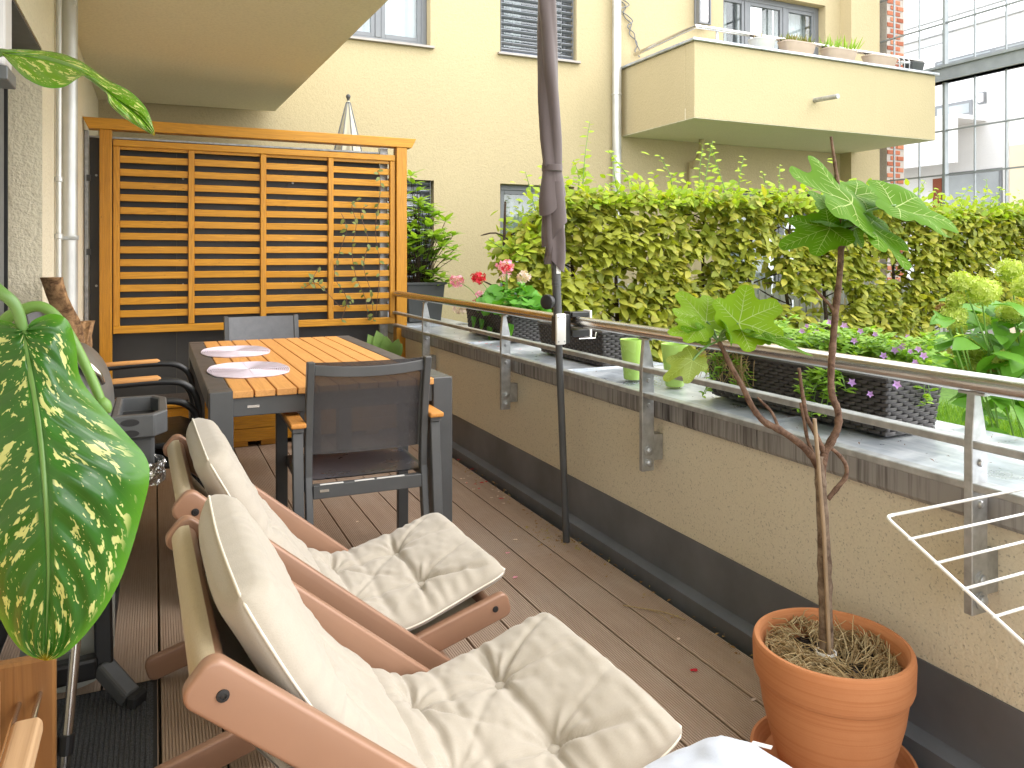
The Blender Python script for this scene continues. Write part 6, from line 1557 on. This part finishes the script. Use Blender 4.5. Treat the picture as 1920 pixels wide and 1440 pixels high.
dpot = thing('plant_pot', 'houseplant pot on the wooden cabinet, out of view at the left', 'pot', tuple(sp_))
part('pot_body', MB().lathe([(0, 0), (.07, 0), (.09, .14), (.095, .14), (.095, .155), (.082, .155), (.08, .13), (0, .13)], tuple(sp_), 32), M['terra'], dpot, smooth=True)

# ================================================================== SMALL THINGS ON THE DECK
def petal(u, v, mat, label, group, z=.0015, x=None):
    p = P(u, v, z=z); s = RS.uniform(.006, .012); a = RS.uniform(0, PI); m = MB(); N = 8; vs = [(p.x, p.y, z)]
    for k in range(N):
        t = 2 * PI * k / N; r = s * (1 + .25 * math.cos(2 * t)); vs.append((p.x + r * math.cos(t + a), p.y + r * .75 * math.sin(t + a), z + .003 * RS.rand()))
    tag(part('fallen_petal', m.add(vs, [(0, 1 + k, 1 + (k + 1) % N) for k in range(N)]), M[mat], smooth='all'), label, 'petal', group)
for k in range(26):
    u = RS.uniform(850, 950); v = 855 + (u - 850) * .55 + RS.uniform(-28, 48)
    petal(u, v, 'palepink', 'tiny pale fallen petal on the deck boards by the wall base, right of the table', 'pale petals by the wall base')
for u, v in ((903, 905), (890, 908), (912, 903), (875, 906), (898, 916), (885, 880), (860, 862), (940, 935), (915, 890)):
    petal(u, v, 'red', 'crimson fallen petal on the deck boards between the table leg and the wall', 'red petals by the wall base')
for u, v, mt, lb in ((952, 1037, 'pink', 'curled pink petal on the boards level with the cushion corner'), (966, 1083, 'pink', 'pink petal lying just off the near corner of the cushion by the table'), (966, 1012, 'palepink', 'single white petal on the boards well left of the parasol foot'), (1272, 1198, 'palepink', 'pale petal on the boards left of the terracotta pot'), (1301, 1257, 'red', 'single bright red petal on the boards left of the terracotta pot'), (670, 978, 'palepink', 'white petal on the boards beside the far cushion and chair leg'), (1413, 1312, 'palepink', 'tiny pale petal against the terracotta pot rim side'), (1130, 962, 'palepink', 'tiny pale petal in the gutter by the parasol foot')):
    petal(u, v, mt, lb, None)
for u, v in ((900, 641), (920, 647), (935, 650), (912, 645), (945, 653)):
    petal(u, v, 'red', 'red petal fallen on the zinc coping below the geraniums', 'red petals on the coping', z=.7045)
petal(975, 655, 'pink', 'pink petal alone on the coping between two wicker boxes', None, z=.7045)
tw_ = bez([P(u, v, z=.006) for u, v in ((1168, 1135), (1200, 1140), (1245, 1148), (1285, 1162))], 5)
o = part('dry_twig', MB().tube(tw_, .0022, 6).tube(bez([P(1215, 1143, z=.006), P(1240, 1152, z=.012), P(1258, 1170, z=.004)], 5), .0013, 5), M['straw'], smooth='all'); tag(o, 'dry forked twig lying across the boards left of the fig pot', 'twig')
n = 420; t_ = RS.uniform(0, 1, n); px = 1.615 + RS.normal(0, .03, n); py = 1.4 + t_ * 3.8
near = RS.rand(n) < .3; py = np.where(near, 2.95 + RS.normal(0, .09, n), py); px = np.where(near, 1.56 + RS.normal(0, .05, n), np.minimum(px, 1.645))
me = scatter_mesh('leaf_litter', leaf_tpl(1, .45, .1, .3, 2), np.stack([px, py, np.full(n, .003)], 1), rots(np.stack([rnd(n), rnd(n), rnd(n) * .2], 1), np.stack([rnd(n) * .4, rnd(n) * .4, np.ones(n)], 1)), RS.uniform(.006, .022, n)); me.materials.append(M['hydbrown'])
o = bpy.data.objects.new('leaf_litter', me); C.objects.link(o); tag(o, 'brown leaf crumbs gathered in the gutter along the wall base', 'litter', kind='stuff')
n = 260; px = RS.uniform(.3, 1.6, n); py = RS.uniform(1.2, 5, n)
me = scatter_mesh('dust_crumbs', leaf_tpl(1, .6, .1, .3, 2), np.stack([px, py, np.full(n, .002)], 1), rots(np.stack([rnd(n), rnd(n), rnd(n) * .2], 1), np.stack([rnd(n) * .4, rnd(n) * .4, np.ones(n)], 1)), RS.uniform(.002, .006, n)); me.materials.append(M['straw'])
o = bpy.data.objects.new('dust_crumbs', me); C.objects.link(o); tag(o, 'tiny pale crumbs scattered over the deck boards', 'litter', kind='stuff')
n = 150; px = RS.uniform(1.70, 2.15, n); py = np.where(RS.rand(n) < .5, RS.uniform(1.2, 2.5, n), RS.uniform(1.2, 5, n))
me = scatter_mesh('coping_debris', leaf_tpl(1, .3, .1, .3, 2), np.stack([px, py, np.full(n, .7035)], 1), rots(np.stack([rnd(n), rnd(n), rnd(n) * .1], 1), np.stack([rnd(n) * .4, rnd(n) * .4, np.ones(n)], 1)), RS.uniform(.005, .016, n)); me.materials.append(M['bark'])
o = bpy.data.objects.new('coping_debris', me); C.objects.link(o); tag(o, 'dark plant crumbs strewn on the zinc coping', 'litter', kind='stuff')
